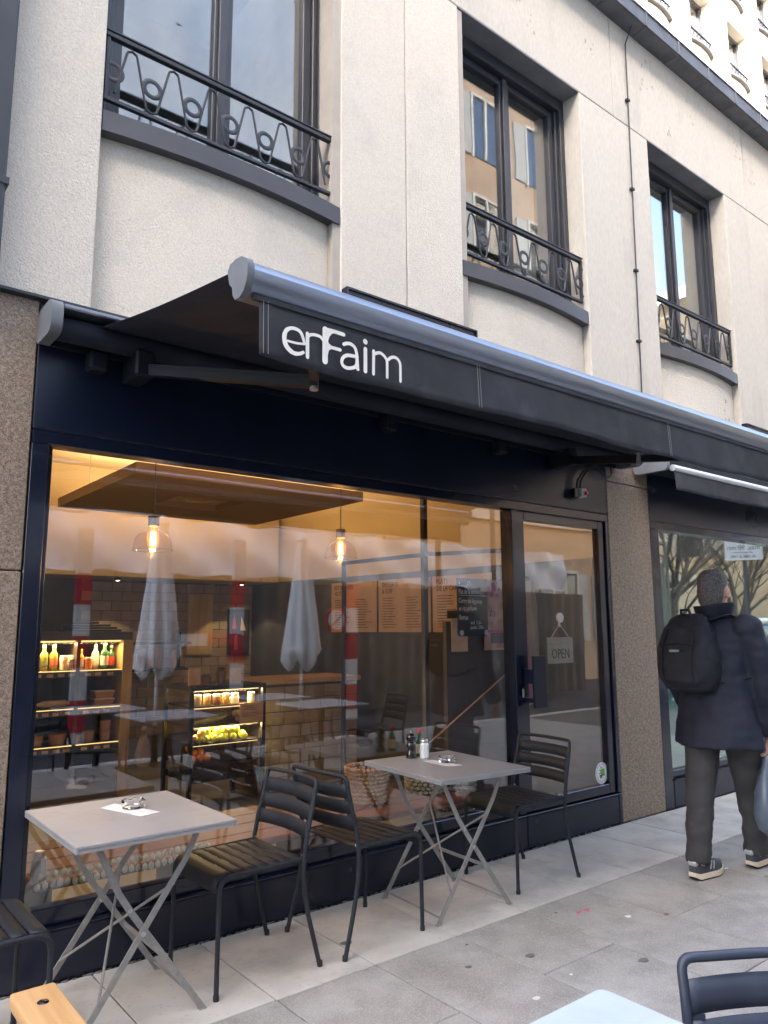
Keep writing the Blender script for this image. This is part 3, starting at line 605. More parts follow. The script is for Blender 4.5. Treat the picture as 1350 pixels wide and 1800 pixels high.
# suspended acoustic panel
cp = tag(empty('ceiling_panel', (2.8, 2.6, 2.44)), 'square brown acoustic panel hanging from wires below the café ceiling', 'ceiling panel')
q = MB(); X0, X1, Y0, Y1 = 1.84, 3.80, 1.70, 3.57; hx0, hx1, hy0, hy1 = 2.45, 3.05, 2.4, 2.95
for a in ((X0, Y0, X1, hy0), (X0, hy1, X1, Y1), (X0, hy0, hx0, hy1), (hx1, hy0, X1, hy1)): q.box(a[0], a[1], 2.445, a[2], a[3], 2.525)
q.build('panel', 'panel_taupe', cp); B('recess_top', 'cream_ceiling', cp, hx0, hy0, 2.500, hx1, hy1, 2.520)
MB().tube([(2.75+.12*math.cos(a), 2.67+.12*math.sin(a), 2.485) for a in [2*math.pi*k/24 for k in range(24)]], .014, 6, closed=True).build('ring', 'cream_ceiling', cp)
for x in (X0+.2, X1-.2):
    for y in (Y0+.2, Y1-.2): MB().tube([(x, y, 2.525), (x, y, 2.94)], .003, 5).build('wire', 'cap_grey', cp)
emit('led_warm', (1, .58, .2), .22)
for a in ((X0+.05, Y0+.04, X1-.05, Y0+.06), (X0+.05, Y1-.06, X1-.05, Y1-.04), (X0+.03, Y0+.1, X0+.05, Y1-.1), (X1-.05, Y0+.1, X1-.03, Y1-.1)): B('light_strip', 'led_warm', cp, a[0], a[1], 2.53, a[2], a[3], 2.542)
def area(name, loc, sx, sy, e, col, rot): 
    d = bpy.data.lights.new(name, 'AREA'); d.shape = 'RECTANGLE'; d.size = sx; d.size_y = sy; d.energy = e; d.color = col
    o = bpy.data.objects.new(name, d); COL.objects.link(o); o.location = loc; o.rotation_euler = rot; return o
WARM = (1, .67, .33)
area('cove_light', (2.82, 2.635, 2.55), 1.85, 1.75, 9.5, WARM, (R(180), 0, 0))
# spots at the back
for i, (x, lab) in enumerate(((2.62, 'small ceiling spot above the cup shelf at the back of the café'), (4.0, 'small ceiling spot above the framed picture at the back of the café'))):
    t = tag(empty('ceiling_spot', (x, 4.2, 1.86)), lab, 'lamp'); MB().lathe([(.0, .028), (.03, .028), (.03, 0), (.0, .0)], (x, 4.2, 1.861), 12).build('body', 'black_steel', t); MB().lathe([(0, .0), (.022, .0), (.0, -.004)], (x, 4.2, 1.860), 12).build('lens', emit('spot_lens%d' % i, (1, .8, .5), 1.5), t)
    pass
    d = bpy.data.lights.new('spot', 'SPOT'); d.energy = 1.6; d.color = (1, .75, .45); d.spot_size = R(95); d.shadow_soft_size = .03; o = bpy.data.objects.new('spot', d); COL.objects.link(o); o.location = (x, 4.2, 1.845)
# pendant lamps with filament bulbs
emit('filament', (1, .62, .18), 3.0); emit('bulb_glow', (1, .30, .03), .16)
_mt = glass('bulb_amber', .05, (1, .75, .4)); _n = _mt.node_tree.nodes; _l = _mt.node_tree.links   # amber glass that glows with its filament
_e = _n.new('ShaderNodeEmission'); _e.inputs[0].default_value = (1, .27, .025, 1); _e.inputs[1].default_value = .11; _a = _n.new('ShaderNodeAddShader'); _o = [x for x in _n if x.type == 'OUTPUT_MATERIAL'][0]; _m = [x for x in _n if x.type == 'MIX_SHADER'][0]
_l.new(_m.outputs[0], _a.inputs[0]); _l.new(_e.outputs[0], _a.inputs[1]); _l.new(_a.outputs[0], _o.inputs[0])
def pendant(x, y, zt, lab):
    t = tag(empty('pendant_lamp', (x, y, zt-.18)), lab, 'lamp', 'pendant lamps in the café window')
    MB().tube([(x, y, zt), (x, y, 2.94)], .0035, 6).build('cord', 'cap_grey', t)
    MB().lathe([(0, 0), (.028, 0), (.03, -.003), (.03, -.055), (.026, -.058), (0, -.058)], (x, y, zt), 20).build('socket', 'panel_taupe', t, smooth=True)
    MB().lathe([(.024, -.059), (.026, -.07), (.045, -.08), (.075, -.098), (.094, -.125), (.102, -.16), (.104, -.185)], (x, y, zt), 28).build('shade', 'lamp_glass', t, smooth=True)
    MB().tube([(x+.104*math.cos(a), y+.104*math.sin(a), zt-.186) for a in [2*math.pi*k/28 for k in range(28)]], .0022, 6, closed=True).build('shade_rim', 'ash_glass', t, smooth=True)
    b_ = MB().lathe([(.010, -.059), (.015, -.072), (.030, -.095), (.033, -.125), (.028, -.155), (.014, -.178), (0, -.182)], (x, y, zt), 16).build('bulb', 'bulb_amber', t, smooth=True)
    q = MB()
    for k in range(6):
        a = 2*math.pi*k/6; c, s_ = math.cos(a)*.011, math.sin(a)*.011
        q.tube([(x+c, y+s_, zt-.085), (x+c*1.2, y+s_*1.2, zt-.160)], .0026, 5)
    q.build('filament', 'filament', b_)
    d = bpy.data.lights.new('bulb', 'POINT'); d.energy = 1.2; d.color = (1, .52, .15); d.shadow_soft_size = .02; o = bpy.data.objects.new('bulb', d); COL.objects.link(o); o.location = (x, y, zt-.205)
pendant(1.545, .6, 1.985, 'left glass pendant lamp with glowing filament bulb behind the shop window'); pendant(2.785, .6, 2.01, 'right glass pendant lamp with glowing filament bulb behind the shop window')

# --- open refrigerator with drinks
pm('fridge_body', (.035, .030, .028), rough=.45); pm('wood_yellow', (.45, .30, .12), (.52, .36, .16), 4, .55, aniso=(8, 8, .6)); pm('shelf_dark', (.045, .04, .038), rough=.4); pm('fridge_back', (.09, .075, .065), rough=.6)
emit('fridge_led', (1, .66, .22), .22)
fr = tag(empty('drinks_fridge', (1.8, 3.5, 0)), 'open shelf fridge with lit drinks at the left back of the café', 'fridge')
B('back_panel', 'fridge_back', fr, 1.1, 3.86, .02, 2.36, 3.9, 1.36); B('top', 'fridge_body', fr, 1.1, 3.2, 1.29, 2.43, 3.86, 1.36); B('side_panel', 'wood_yellow', fr, 2.345, 3.19, .0, 2.43, 3.858, 1.288); B('side_panel', 'fridge_body', fr, 1.08, 3.2, 0, 1.14, 3.858, 1.288)
B('base', 'fridge_body', fr, 1.142, 3.22, 0, 2.343, 3.858, .14); B('divider', 'fridge_body', fr, 1.965, 3.2, .142, 1.995, 3.858, 1.288)
for z in (1.045, .74, .45):
    for x0, x1 in ((1.143, 1.963), (1.997, 2.343)):
        s_ = B('shelf', 'shelf_dark', fr, x0, 3.21, z-.012, x1, 3.858, z); B('shelf_light', 'fridge_led', s_, x0, 3.20, z-.006, x1, 3.209, z-.001); B('price_rail', 'shelf_dark', s_, x0, 3.195, z-.055, x1, 3.207, z-.014)
        q = MB(); xx = x0+.04
        while xx < x1-.05: q.box(xx, 3.1935, z-.048, xx+.05, 3.1948, z-.022); xx += .075+random.uniform(0, .03)
        q.build('price_tags', 'paper_tan', fr)
for x0, x1 in ((1.143, 1.963), (1.997, 2.343)): B('top_light', 'fridge_led', fr, x0, 3.25, 1.275, x1, 3.28, 1.287)
area('fridge_light', (1.75, 3.27, 1.262), 1.1, .03, 1.8, (1, .68, .28), (R(-15), 0, 0))
LIQ = {}
def liquid(n, c): pm(n, c, tuple(min(1, v*1.2) for v in c), 4, .12, coat=.7); return n
liquid('juice_yellow', (.55, .40, .06)); liquid('juice_orange', (.70, .20, .02)); liquid('juice_pale', (.50, .47, .33)); liquid('juice_green', (.03, .10, .04)); pm('label_white', (.72, .70, .64), rough=.6); pm('label_red', (.62, .06, .03), rough=.5); pm('label_orange', (.75, .25, .06), rough=.5); pm('label_green', (.33, .38, .10), rough=.5)
PB = [(.030, 0), (.032, .005), (.032, .12), (.028, .14), (.015, .155), (.013, .185), (.013, .19), (0, .19)]
def bottle(x, y, z, liq, lab, label, text_='', s=1.0, name='juice_bottle', cap_='label_white'):
    t = tag(empty(name, (x, y, z)), label, 'bottle', 'drinks on the fridge shelf')
    MB().lathe([(0, 0)]+[(a*s, b*s) for a, b in PB], (x, y, z), 14).build('bottle', liq, t, smooth=True); MB().lathe([(0, .212*s), (.015*s, .212*s), (.015*s, .188*s), (0, .188*s)], (x, y, z), 12).build('cap', cap_, t, smooth=True)
    MB().lathe([(.0328*s, .03*s), (.0328*s, .105*s)], (x, y, z), 14).build('label', lab, t, smooth=True)
    if text_: text('label_text', text_, .02, (x, y-.0345*s, z+.034), FACE_S, 'ink', t, 'CENTER', ext=.0004, sx=.75)
def can(x, y, z, c1, tcol, txt, label):
    t = tag(empty('drink_can', (x, y, z)), label, 'can', 'drinks on the fridge shelf')
    MB().lathe([(0, 0), (.025, 0), (.033, .008), (.033, .11), (.026, .122), (0, .120)], (x, y, z), 16).build('can', c1, t, smooth=True)
    text('can_text', txt, .032, (x, y-.0336, z+.018), FACE_S, tcol, t, 'CENTER', ext=.0004, sx=.75)
    MB().tube([(x-.02, y-.034, z+.06), (x-.005, y-.0345, z+.085), (x+.012, y-.0345, z+.08), (x+.022, y-.033, z+.10)], .004, 5, flat=(1, 1)).build('can_stripe', tcol, t)
zS = 1.046
bottle(1.665, 3.3, zS, 'juice_orange', 'label_red', 'leftmost orange juice bottle with red label on the lit fridge shelf'); bottle(1.735, 3.3, zS, 'juice_yellow', 'label_green', 'yellow juice bottle with green label left of the orange one in the fridge', 'MATE'); bottle(1.812, 3.3, zS, 'juice_yellow', 'label_orange', 'juice bottle with orange label beside the cans in the fridge', 'GINGER')
pm('can_cream', (.70, .64, .52), rough=.3, coat=.3)
can(1.886, 3.28, zS, 'can_cream', 'label_red', 'COLA', 'cream drink can with red COLA lettering in the fridge'); can(1.948, 3.31, zS, 'can_cream', 'ink', 'CO', 'cream drink can with black lettering beside the fridge divider')
bottle(2.03, 3.3, zS, 'juice_orange', 'label_white', 'short bottle with pale label right of the fridge divider', s=.8, cap_='label_orange'); 
t = tag(empty('juice_glass', (2.09, 3.29, zS)), 'small jar of orange juice with pale lid in the fridge', 'jar'); MB().lathe([(0, 0), (.03, 0), (.03, .085), (0, .085)], (2.09, 3.29, zS), 14).build('jar', 'juice_orange', t, smooth=True); MB().lathe([(0, .10), (.031, .10), (.031, .086), (0, .086)], (2.09, 3.29, zS), 14).build('lid', 'label_white', t, smooth=True)
bottle(2.155, 3.32, zS, 'juice_pale', 'label_white', 'clear bottle with white label in the right half of the fridge', s=1.0); bottle(2.225, 3.30, zS, 'juice_green', 'label_white', 'dark green bottle with pale label in the right half of the fridge', s=1.05); bottle(2.295, 3.34, zS, 'juice_green', 'label_red', 'dark bottle with red label at the right end of the fridge shelf', s=.95)
pm('kraft_bowl', (.42, .24, .16), (.48, .28, .19), 8, .7)
def bowl(x, y, z, w, h, lab, square=False):
    t = tag(empty('takeaway_bowl', (x, y, z)), lab, 'bowl', 'takeaway bowls in the fridge')
    if square: MB().loft([[(x+sx*w*f, y+sy*w*.7*f, z+zz) for sx, sy in ((-1, -1), (1, -1), (1, 1), (-1, 1))] for f, zz in ((.8, 0), (1, h))]).build('bowl', 'kraft_bowl', t)
    else: MB().lathe([(0, 0), (w*.78, 0), (w, h), (0, h)], (x, y, z), 18).build('bowl', 'kraft_bowl', t, smooth=True)
    (B('lid', 'ash_glass' if 0 else 'label_white', t, x-w, y-w*.7, z+h+.001, x+w, y+w*.7, z+h+.01) if square else MB().lathe([(0, h+.012), (w*1.02, h+.010), (w*1.02, h+.001), (0, h+.001)], (x, y, z), 18).build('lid', 'kraft_bowl', t, smooth=True))
bowl(1.70, 3.32, .451, .075, .075, 'left round kraft bowl on the lowest fridge shelf'); bowl(1.88, 3.32, .451, .075, .075, 'round kraft bowl left of the divider on the lowest fridge shelf'); bowl(2.03, 3.30, .451, .03, .05, 'small kraft cup right of the divider on the lowest fridge shelf'); bowl(2.13, 3.33, .451, .05, .08, 'kraft bowl in the middle of the lowest right fridge shelf'); bowl(2.27, 3.33, .451, .05, .07, 'lower of two stacked kraft bowls on the fridge shelf'); bowl(2.27, 3.33, .534, .05, .07, 'upper of two stacked kraft bowls on the fridge shelf')
bowl(2.24, 3.34, .741, .085, .05, 'lower rectangular kraft box on the middle fridge shelf', True); bowl(2.24, 3.34, .805, .085, .05, 'upper rectangular kraft box on the middle fridge shelf', True)
t = tag(MB().tube([(1.70, 3.3, .775), (1.76, 3.3, .78), (1.92, 3.3, .78), (1.955, 3.3, .775)], [.012, .026, .027, .016], 10).build('wrapped_sandwich', 'paper_tan', None, smooth=True), 'long wrapped sandwich on the middle left fridge shelf', 'sandwich')
# dark appliances on top of the fridge
t = tag(empty('stacked_trays', (2.1, 3.5, 1.361)), 'dark stack of trays on top of the fridge', 'trays')
for k, (x0, x1) in enumerate(((1.95, 2.4), (1.98, 2.36), (1.97, 2.30), (2.0, 2.2))): B('tray', 'black_steel', t, x0, 3.4, 1.361+k*.022, x1, 3.7, 1.379+k*.022, bev=.004)
# cotton bag on the fridge side
t = tag(empty('cotton_bag', (2.55, 3.17, .22)), 'tan cotton bag hanging beside the fridge', 'bag'); MB().loft([[(2.55+rx*math.cos(a), 3.17+.04*math.sin(a), z) for a in [2*math.pi*k/12 for k in range(12)]] for rx, z in ((.045, .22), (.07, .25), (.075, .32), (.05, .42), (.02, .48), (.012, .50))]).build('bag', 'paper_tan', t, smooth=True); MB().ball((2.55, 3.17, .53), .028, 2).build('knob', 'paper_tan', t, smooth=True)

# --- glazed fruit counter
case = tag(empty('fruit_display_case', (2.85, 2.45, 0)), 'black framed glass display case with green apples inside the café', 'display case')
cx0, cx1, cy0, cy1 = 2.525, 3.18, 2.2, 2.72
for x in (cx0, cx1-.03):
    for y in (cy0, cy1-.03): B('post', 'black_steel', case, x, y, .0, x+.03, y+.03, .905)
B('top', 'black_steel', case, cx0, cy0, .906, cx1, cy1, .94); B('base', 'black_steel', case, cx0+.031, cy0+.01, .22, cx1-.031, cy1-.01, .27)
for z in (.785, .64, .505, .36):
    s_ = B('shelf', 'black_steel' if z != .64 else 'shelf_dark', case, cx0+.032, cy0+.02, z-.012, cx1-.032, cy1-.02, z)
emit('case_led', (1, .83, .42), .25)
for z in (.898, .766, .622, .487): B('case_light', 'case_led', case, cx0+.05, cy0+.035, z, cx1-.05, cy0+.05, z+.005)
area('case_light', (2.85, cy0+.1, .89), .55, .05, 1.3, (1, .82, .45), (R(-20), 0, 0)); area('case_light_low', (2.85, cy0+.1, .61), .55, .05, 1.3, (1, .82, .45), (R(-20), 0, 0))
B('front_pane', 'far_glass' if 0 else 'lamp_glass', case, cx0+.03, cy0+.004, .27, cx1-.03, cy0+.008, .905)
pm('apple_green', (.42, .50, .02), (.55, .58, .05), 7, .3, coat=.3); pm('orange_skin', (.75, .26, .03), (.82, .34, .05), 20, .45, bump=.1, bscale=300); pm('carrot', (.70, .20, .04), (.78, .28, .07), 12, .55); pm('leek', (.30, .42, .10), (.55, .62, .30), 6, .5); pm('cauli', (.60, .58, .38), (.68, .66, .48), 15, .8, bump=.4, bscale=60); pm('wire_pale', (.6, .58, .52), rough=.4)
APR = [(0, .0), (.012, -.004), (.024, .003), (.030, .02), (.031, .033), (.026, .047), (.014, .054), (.004, .050), (0, .047)]
ap = None
for row, (y, z, x0, n) in enumerate(((2.26, .508, 2.63, 7), (2.315, .512, 2.66, 7), (2.29, .553, 2.66, 6), (2.33, .59, 2.72, 4))):
    for k in range(n):
        L_ = Vector((x0+k*.061+random.uniform(-.006, .006), y+random.uniform(-.008, .008), z+random.uniform(0, .006)))
        if L_.x > 3.08: continue
        if ap is None:
            ap = tag(empty('green_apple', L_), 'green apple in the lit pile on the glass case shelf', 'apple', 'green apples in the display case'); MB().lathe(APR, L_, 12).build('fruit', 'apple_green', ap, smooth=True); MB().tube([L_+Vector((0, 0, .046)), L_+Vector((.003, .002, .062))], .0016, 5).build('stalk', 'rope_dark', ap); o = ap
        else: o = dup(ap); o.location = L_
        o.rotation_euler = (random.uniform(-.7, .7), random.uniform(-.7, .7), random.uniform(0, 6))
og = None
for (x, y, z) in ((2.585, 2.27, .362), (2.645, 2.26, .362), (2.705, 2.27, .362), (2.615, 2.31, .395), (2.675, 2.32, .40), (2.735, 2.33, .362), (2.60, 2.36, .43)):
    if og is None: og = tag(MB().ball((x, y, z+.03), .031, 2).build('orange', 'orange_skin', None, smooth=True), 'orange in the small pile on the lowest case shelf', 'orange', 'oranges in the display case')
    else: o = inst(og, 'orange', None, (x, y, z)); o.location = (x, y, z-.001)
for k in range(9):
    x = 2.545+.012*k; y = 2.24+.015*(k % 3); z = .508+.018*(k//3)+.012
    tag(MB().tube([(x, y, z+.012), (x+.03, y+.06, z+.014), (x+.05, y+.12, z+.012)], [.015, .012, .004], 8).build('carrot', 'carrot', None, smooth=True), 'orange carrot in the bunch left of the green apples', 'carrot', 'carrots in the display case')
for k in range(4): tag(MB().tube([(2.60+.04*k, 2.28+.01*k, .655), (2.74+.04*k, 2.34, .672), (2.84+.03*k, 2.42, .69)], [.014, .013, .02], 8).build('leek', 'leek', None, smooth=True), 'leek lying on the third case shelf', 'leek', 'leeks in the display case')
for k, (x, z, lab) in enumerate(((2.99, .68, 'left pale cauliflower on the third case shelf'), (3.07, .70, 'right pale cauliflower on the third case shelf'))):
    q = MB()
    for i in range(9): q.ball((x+random.uniform(-.03, .03), 2.30+random.uniform(-.03, .03), z+random.uniform(-.02, .03)), .028, 1)
    tag(q.build('cauliflower', 'cauli', None, smooth=True), lab, 'vegetable')
pm('jar_dark', (.16, .07, .03), rough=.1, coat=.6); pm('jar_gold', (.45, .25, .06), rough=.1, coat=.6)
for k, (x, m1) in enumerate(((2.62, 'juice_pale'), (2.70, 'jar_gold'), (2.78, 'jar_dark'), (2.86, 'jar_gold'), (2.94, 'label_white'), (3.09, 'juice_pale'))):
    t = tag(empty('preserve_jar', (x, 2.28, .786)), ['pale preserve jar at the left end of the top case shelf', 'golden preserve jar second on the top case shelf', 'dark preserve jar third on the top case shelf', 'golden preserve jar fourth on the top case shelf', 'white tub in the middle of the top case shelf', 'pale jar at the right end of the top case shelf'][k], 'jar')
    MB().lathe([(0, 0), (.031, 0), (.032, .05), (.026, .062), (0, .062)], (x, 2.28, .786), 14).build('jar', m1, t, smooth=True); MB().lathe([(0, .082), (.028, .082), (.028, .063), (0, .063)], (x, 2.28, .786), 14).build('lid', 'label_white', t, smooth=True)
tg = tag(empty('paper_notice', (3.05, 2.19, .63)), 'tan paper notice taped to the glass display case', 'notice'); B('sheet', 'paper_tan', tg, 2.945, 2.196, .635, 3.155, 2.199, .79)
q = MB()
for k in range(6): q.box(2.965, 2.1945, .765-k*.013-(.015 if k > 2 else 0), 3.13-random.uniform(0, .05), 2.1952, .7675-k*.013-(.015 if k > 2 else 0))
q.build('printed_lines', 'ink', tg)
# things on top of the case
for k, (x, w, h, mt, lab) in enumerate(((2.62, .05, .13, 'paper_tan', 'small tan card standing on the left of the display case'), (2.98, .05, .12, 'paper_tan', 'small tan card standing on the right of the display case'))):
    tag(MB().box(x-w, 2.35, .941, x+w, 2.362, .941+h).build('counter_card', mt, None), lab, 'card')
for k, (x, r, h, lab) in enumerate(((2.74, .045, .075, 'dark glass jar with lid on the left of the display case top'), (2.87, .04, .12, 'taller dark cake stand in the middle of the display case top'))):
    t = tag(empty('glass_jar', (x, 2.4, .941)), lab, 'jar'); MB().lathe([(0, 0), (r, 0), (r, h*.8), (r*.7, h*.9), (0, h*.9)], (x, 2.4, .941), 16).build('jar', 'jar_dark', t, smooth=True); MB().lathe([(0, h*1.1), (r*.8, h*1.05), (r*.85, h*.91), (0, h*.91)], (x, 2.4, .941), 16).build('lid', 'black_steel', t, smooth=True)
# --- tiled counter
ct = tag(empty('tiled_counter', (3.75, 2.7, 0)), 'tiled brown counter with wooden top right of the display case', 'counter')
B('carcass', 'grout', ct, 3.26, 2.46, 0, 4.30, 2.95, .90); B('counter_top', 'wood_pale', ct, 3.22, 2.42, .902, 4.32, 2.97, .945, bev=.006)
t1 = None
for r in range(8):
    for c in range(5):
        x = 3.365+c*.207+(.04 if r % 2 else 0)
        L_ = Vector((min(x, 4.19), 2.455, .07+r*.108))
        if t1 is None: t1 = MB().box(-.1, -.006, -.0505, .1, .006, .0505, bev=.003).build('tile', 'tile_cream', None, keep=True); t1.parent = ct; WL[t1] = L_; t1.location = L_-WL[ct]
        else: inst(t1, 'tile', ct, L_)
# --- wall shelf with cups at the back
ws = tag(empty('cup_shelf', (3.05, 4.4, .95)), 'dark wall shelf holding stacked paper cups at the back of the café', 'shelf')
for z in (.975, 1.245): B('board', 'black_steel', ws, 2.65, 4.25, z-.02, 3.45, 4.55, z)
for x in (2.66, 3.42): B('upright', 'black_steel', ws, x, 4.5, .955, x+.02, 4.55, 1.35)
pm('cup_pink', (.50, .33, .25), (.55, .37, .28), 6, .7)
for k, (x, n) in enumerate(((2.72, 2), (2.88, 3), (2.97, 5), (3.06, 5), (3.15, 5), (3.30, 4))):
    t = tag(empty('cup_stack', (x, 4.38, .976)), 'stack of tan paper cups, number %s from the left on the back shelf' % ['one', 'two', 'three', 'four', 'five', 'six'][k], 'cups', 'paper cup stacks on the back shelf')
    for j in range(n): MB().lathe([(0, 0), (.030, 0), (.038, .09), (.036, .09)], (x, 4.38, .976+j*.03), 14).build('cup', 'cup_pink', t, smooth=True)
for k in range(7): tag(MB().lathe([(.02, 0), (.024, .002), (.026, .09)], (2.78+k*.085, 4.36, 1.246), 12).build('drinking_glass', 'lamp_glass', None, smooth=True), 'clear drinking glass in the row on the upper back shelf', 'glass', 'drinking glasses on the back shelf')
# pictures, boards, posters on the walls
tag(B('wood_board', 'wood_yellow', None, 3.54, 4.565, 1.10, 3.84, 4.585, 1.76), 'upright pale wooden board leaning on the tiled back wall', 'board')
pa = tag(empty('framed_picture', (4.2, 4.56, 1.09)), 'dark framed picture with pink and cream shapes on the tiled back wall', 'picture')
pm('art_dark', (.03, .022, .03), rough=.5); pm('art_pink', (.35, .05, .10), rough=.6); pm('art_cream', (.55, .42, .25), rough=.6)
B('frame', 'black_steel', pa, 4.03, 4.555, 1.085, 4.30, 4.585, 1.60); B('canvas', 'art_dark', pa, 4.05, 4.549, 1.105, 4.28, 4.554, 1.58)
MB().prism([(4.07, 4.547, 1.38), (4.13, 4.547, 1.38), (4.10, 4.547, 1.54)], (0, -.002, 0)).build('shape', 'art_pink', pa); MB().prism([(4.18, 4.547, 1.36), (4.25, 4.547, 1.36), (4.19, 4.547, 1.52)], (0, -.002, 0)).build('shape', 'art_cream', pa); MB().prism([(4.10, 4.547, 1.14), (4.15, 4.547, 1.14), (4.14, 4.547, 1.32), (4.11, 4.547, 1.30)], (0, -.002, 0)).build('shape', 'art_pink', pa)
def wx(y): return 4.80-(4.80-4.345)*(y-.14)/(4.59-.14)
wang = math.atan2(4.345-4.80, 4.59-.14)
def onwall(name, y0, y1, z0, z1, mat, parent, off=.01, th=.006):
    q = MB(); a = (wx(y0)-off, y0); b = (wx(y1)-off, y1); q.prism([(a[0], a[1], z0), (b[0], b[1], z0), (b[0]-th, b[1], z0), (a[0]-th, a[1], z0)], (0, 0, z1-z0)); return q.build(name, mat, parent)
WALLROT = Euler((R(90), 0, R(-84.16)))
HEAD = [['KIT SALADES', 'NOTRE'], ['DESSERTS', '& SOIF'], ['PLATS', 'DE LA CARTE']]
for i, (y0, y1) in enumerate(((2.48, 3.15), (1.78, 2.45), (1.08, 1.75))):
    t = tag(empty('menu_board', (wx((y0+y1)/2)-.02, (y0+y1)/2, 1.34)), ['farthest printed menu panel on the dark right café wall', 'middle printed menu panel on the dark right café wall', 'nearest printed menu panel with black stripe on the right café wall'][i], 'menu')
    onwall('sheet', y0, y1, 1.34, 1.84, 'paper_pink', t, .003)
    for j, s in enumerate(HEAD[i]): text('menu_heading', s, .062, (wx(y1-.05)-.0105, y1-.05, 1.77-j*.062), WALLROT, 'ink', t, sx=.8, ext=.0004)
    q = MB()
    for k in range(12):
        z = 1.66-k*.025; L_ = random.uniform(.2, .3)
        for ys in (y1-.06, y1-.37):
            a = ys; b = ys-L_*random.uniform(.5, .85); q.prism([(wx(a)-.0098, a, z), (wx(b)-.0098, b, z), (wx(b)-.0103, b, z), (wx(a)-.0103, a, z)], (0, 0, .005))
    q.build('menu_lines', 'ink', t)
    if i == 2: onwall('black_stripe', y0+.02, y0+.5, 1.46, 1.53, 'board_black', t, .0106, .001)
# steel frame partition
sp = tag(empty('steel_partition', (3.95, 1.3, 0)), 'thin dark steel frame standing inside the café right of the lamps', 'partition')
B('post', 'black_steel', sp, 3.875, 2.085, 0, 3.905, 2.115, 1.935); B('post', 'black_steel', sp, 3.925, 1.075, 0, 3.965, 1.115, 2.94); MB().bar((3.89, 2.12, 1.95), (3.947, 1.12, 1.95), .03, .03, (0, 0, 1)).build('rail', 'black_steel', sp); MB().bar((3.947, 1.07, 1.95), (4.24, .42, 1.95), .03, .03, (0, 0, 1)).build('rail', 'black_steel', sp)
# brown handrail
tag(MB().tube([(3.20, .30, .637), (3.6, .30, .852), (3.98, .30, 1.06)], .006, 8).build('handrail', 'kraft_bowl', None, smooth=True), 'thin brown rail slanting upward inside the window beside the door', 'rail')
# posters by the door
pp = tag(empty('event_poster', (3.94, .36, 1.23)), 'pinkish event poster with black date inside the window beside the door', 'poster')
pm('poster_pink', (.48, .30, .28), (.36, .18, .18), 6, .7, detail=3, fac=(.45, .55)); pm('poster_dark', (.07, .05, .08), rough=.7); pm('poster_magenta', (.42, .06, .16), rough=.7)
B('sheet', 'poster_pink', pp, 3.84, .36, 1.235, 4.06, .364, 1.71); text('poster_text', '1.03', .062, (3.85, .3592, 1.455), FACE_S, 'ink', pp, ext=.0004); B('band', 'poster_magenta', pp, 3.842, .3585, 1.345, 4.058, .3598, 1.362); B('block', 'poster_dark', pp, 3.90, .3585, 1.27, 4.058, .3598, 1.342); B('edge', 'paper_tan', pp, 3.838, .357, 1.225, 4.062, .367, 1.234)
q = MB()
for k in range(9): x = 3.85+random.uniform(0, .16); z = random.uniform(1.54, 1.66); q.box(x, .3586, z, x+random.uniform(.02, .05), .3597, z+random.uniform(.02, .05))
q.build('print', 'poster_magenta', pp)
tag(B('kraft_envelope', 'paper_tan', None, 3.535, .37, 1.22, 3.685, .376, 1.44), 'brown kraft paper sheet behind the little blackboard', 'paper')
pd = tag(B('poster_stand', 'dark_wall', None, 3.50, .385, .0, 4.14, .42, 1.42), 'dark low panel behind the posters beside the door', 'panel')
# coats behind the door
pm('coat_beige', (.30, .26, .22), (.36, .31, .26), 5, .9); pm('coat_grey', (.09, .10, .13), (.12, .13, .16), 5, .9); pm('scarf_pink', (.45, .08, .20), rough=.9)
def coat(x, y, z0, z1, w, mt, lab):
    q = MB(); rings = []
    for k in range(14):
        v = k/13; z = z1-(z1-z0)*v; ww = w*(.35+.65*min(1, v*5)**.7)*(1+.12*v)
        rings.append([(x+ww*math.cos(a)*(1+.05*math.sin(5*a+3)), y+.07*math.sin(a)*(1+.3*math.sin(7*a+z*4)), z) for a in [2*math.pi*i/26 for i in range(26)]])
    q.loft(rings); tag(q.build('hanging_coat', mt, None, smooth=True), lab, 'coat')
coat(4.56, .62, .80, 1.74, .12, 'coat_beige', 'beige coat hanging behind the glass door'); coat(4.72 if 0 else 4.68, .95, .7, 1.62, .10, 'coat_grey', 'dark grey coat hanging deeper behind the glass door'); tag(MB().tube([(4.47, .53, 1.3), (4.465, .52, 1.1), (4.475, .52, .86)], [.02, .026, .03], 8, flat=(1, .5)).build('scarf', 'scarf_pink', None, smooth=True), 'pink scarf hanging at the edge of the beige coat', 'scarf')
rk = tag(empty('coat_rail', (4.6, .8, 1.72)), 'coat rail behind the glass door', 'rail'); MB().tube([(4.56, .55, 1.77), (4.70, 1.1, 1.77)], .01, 8).build('bar', 'black_steel', rk)
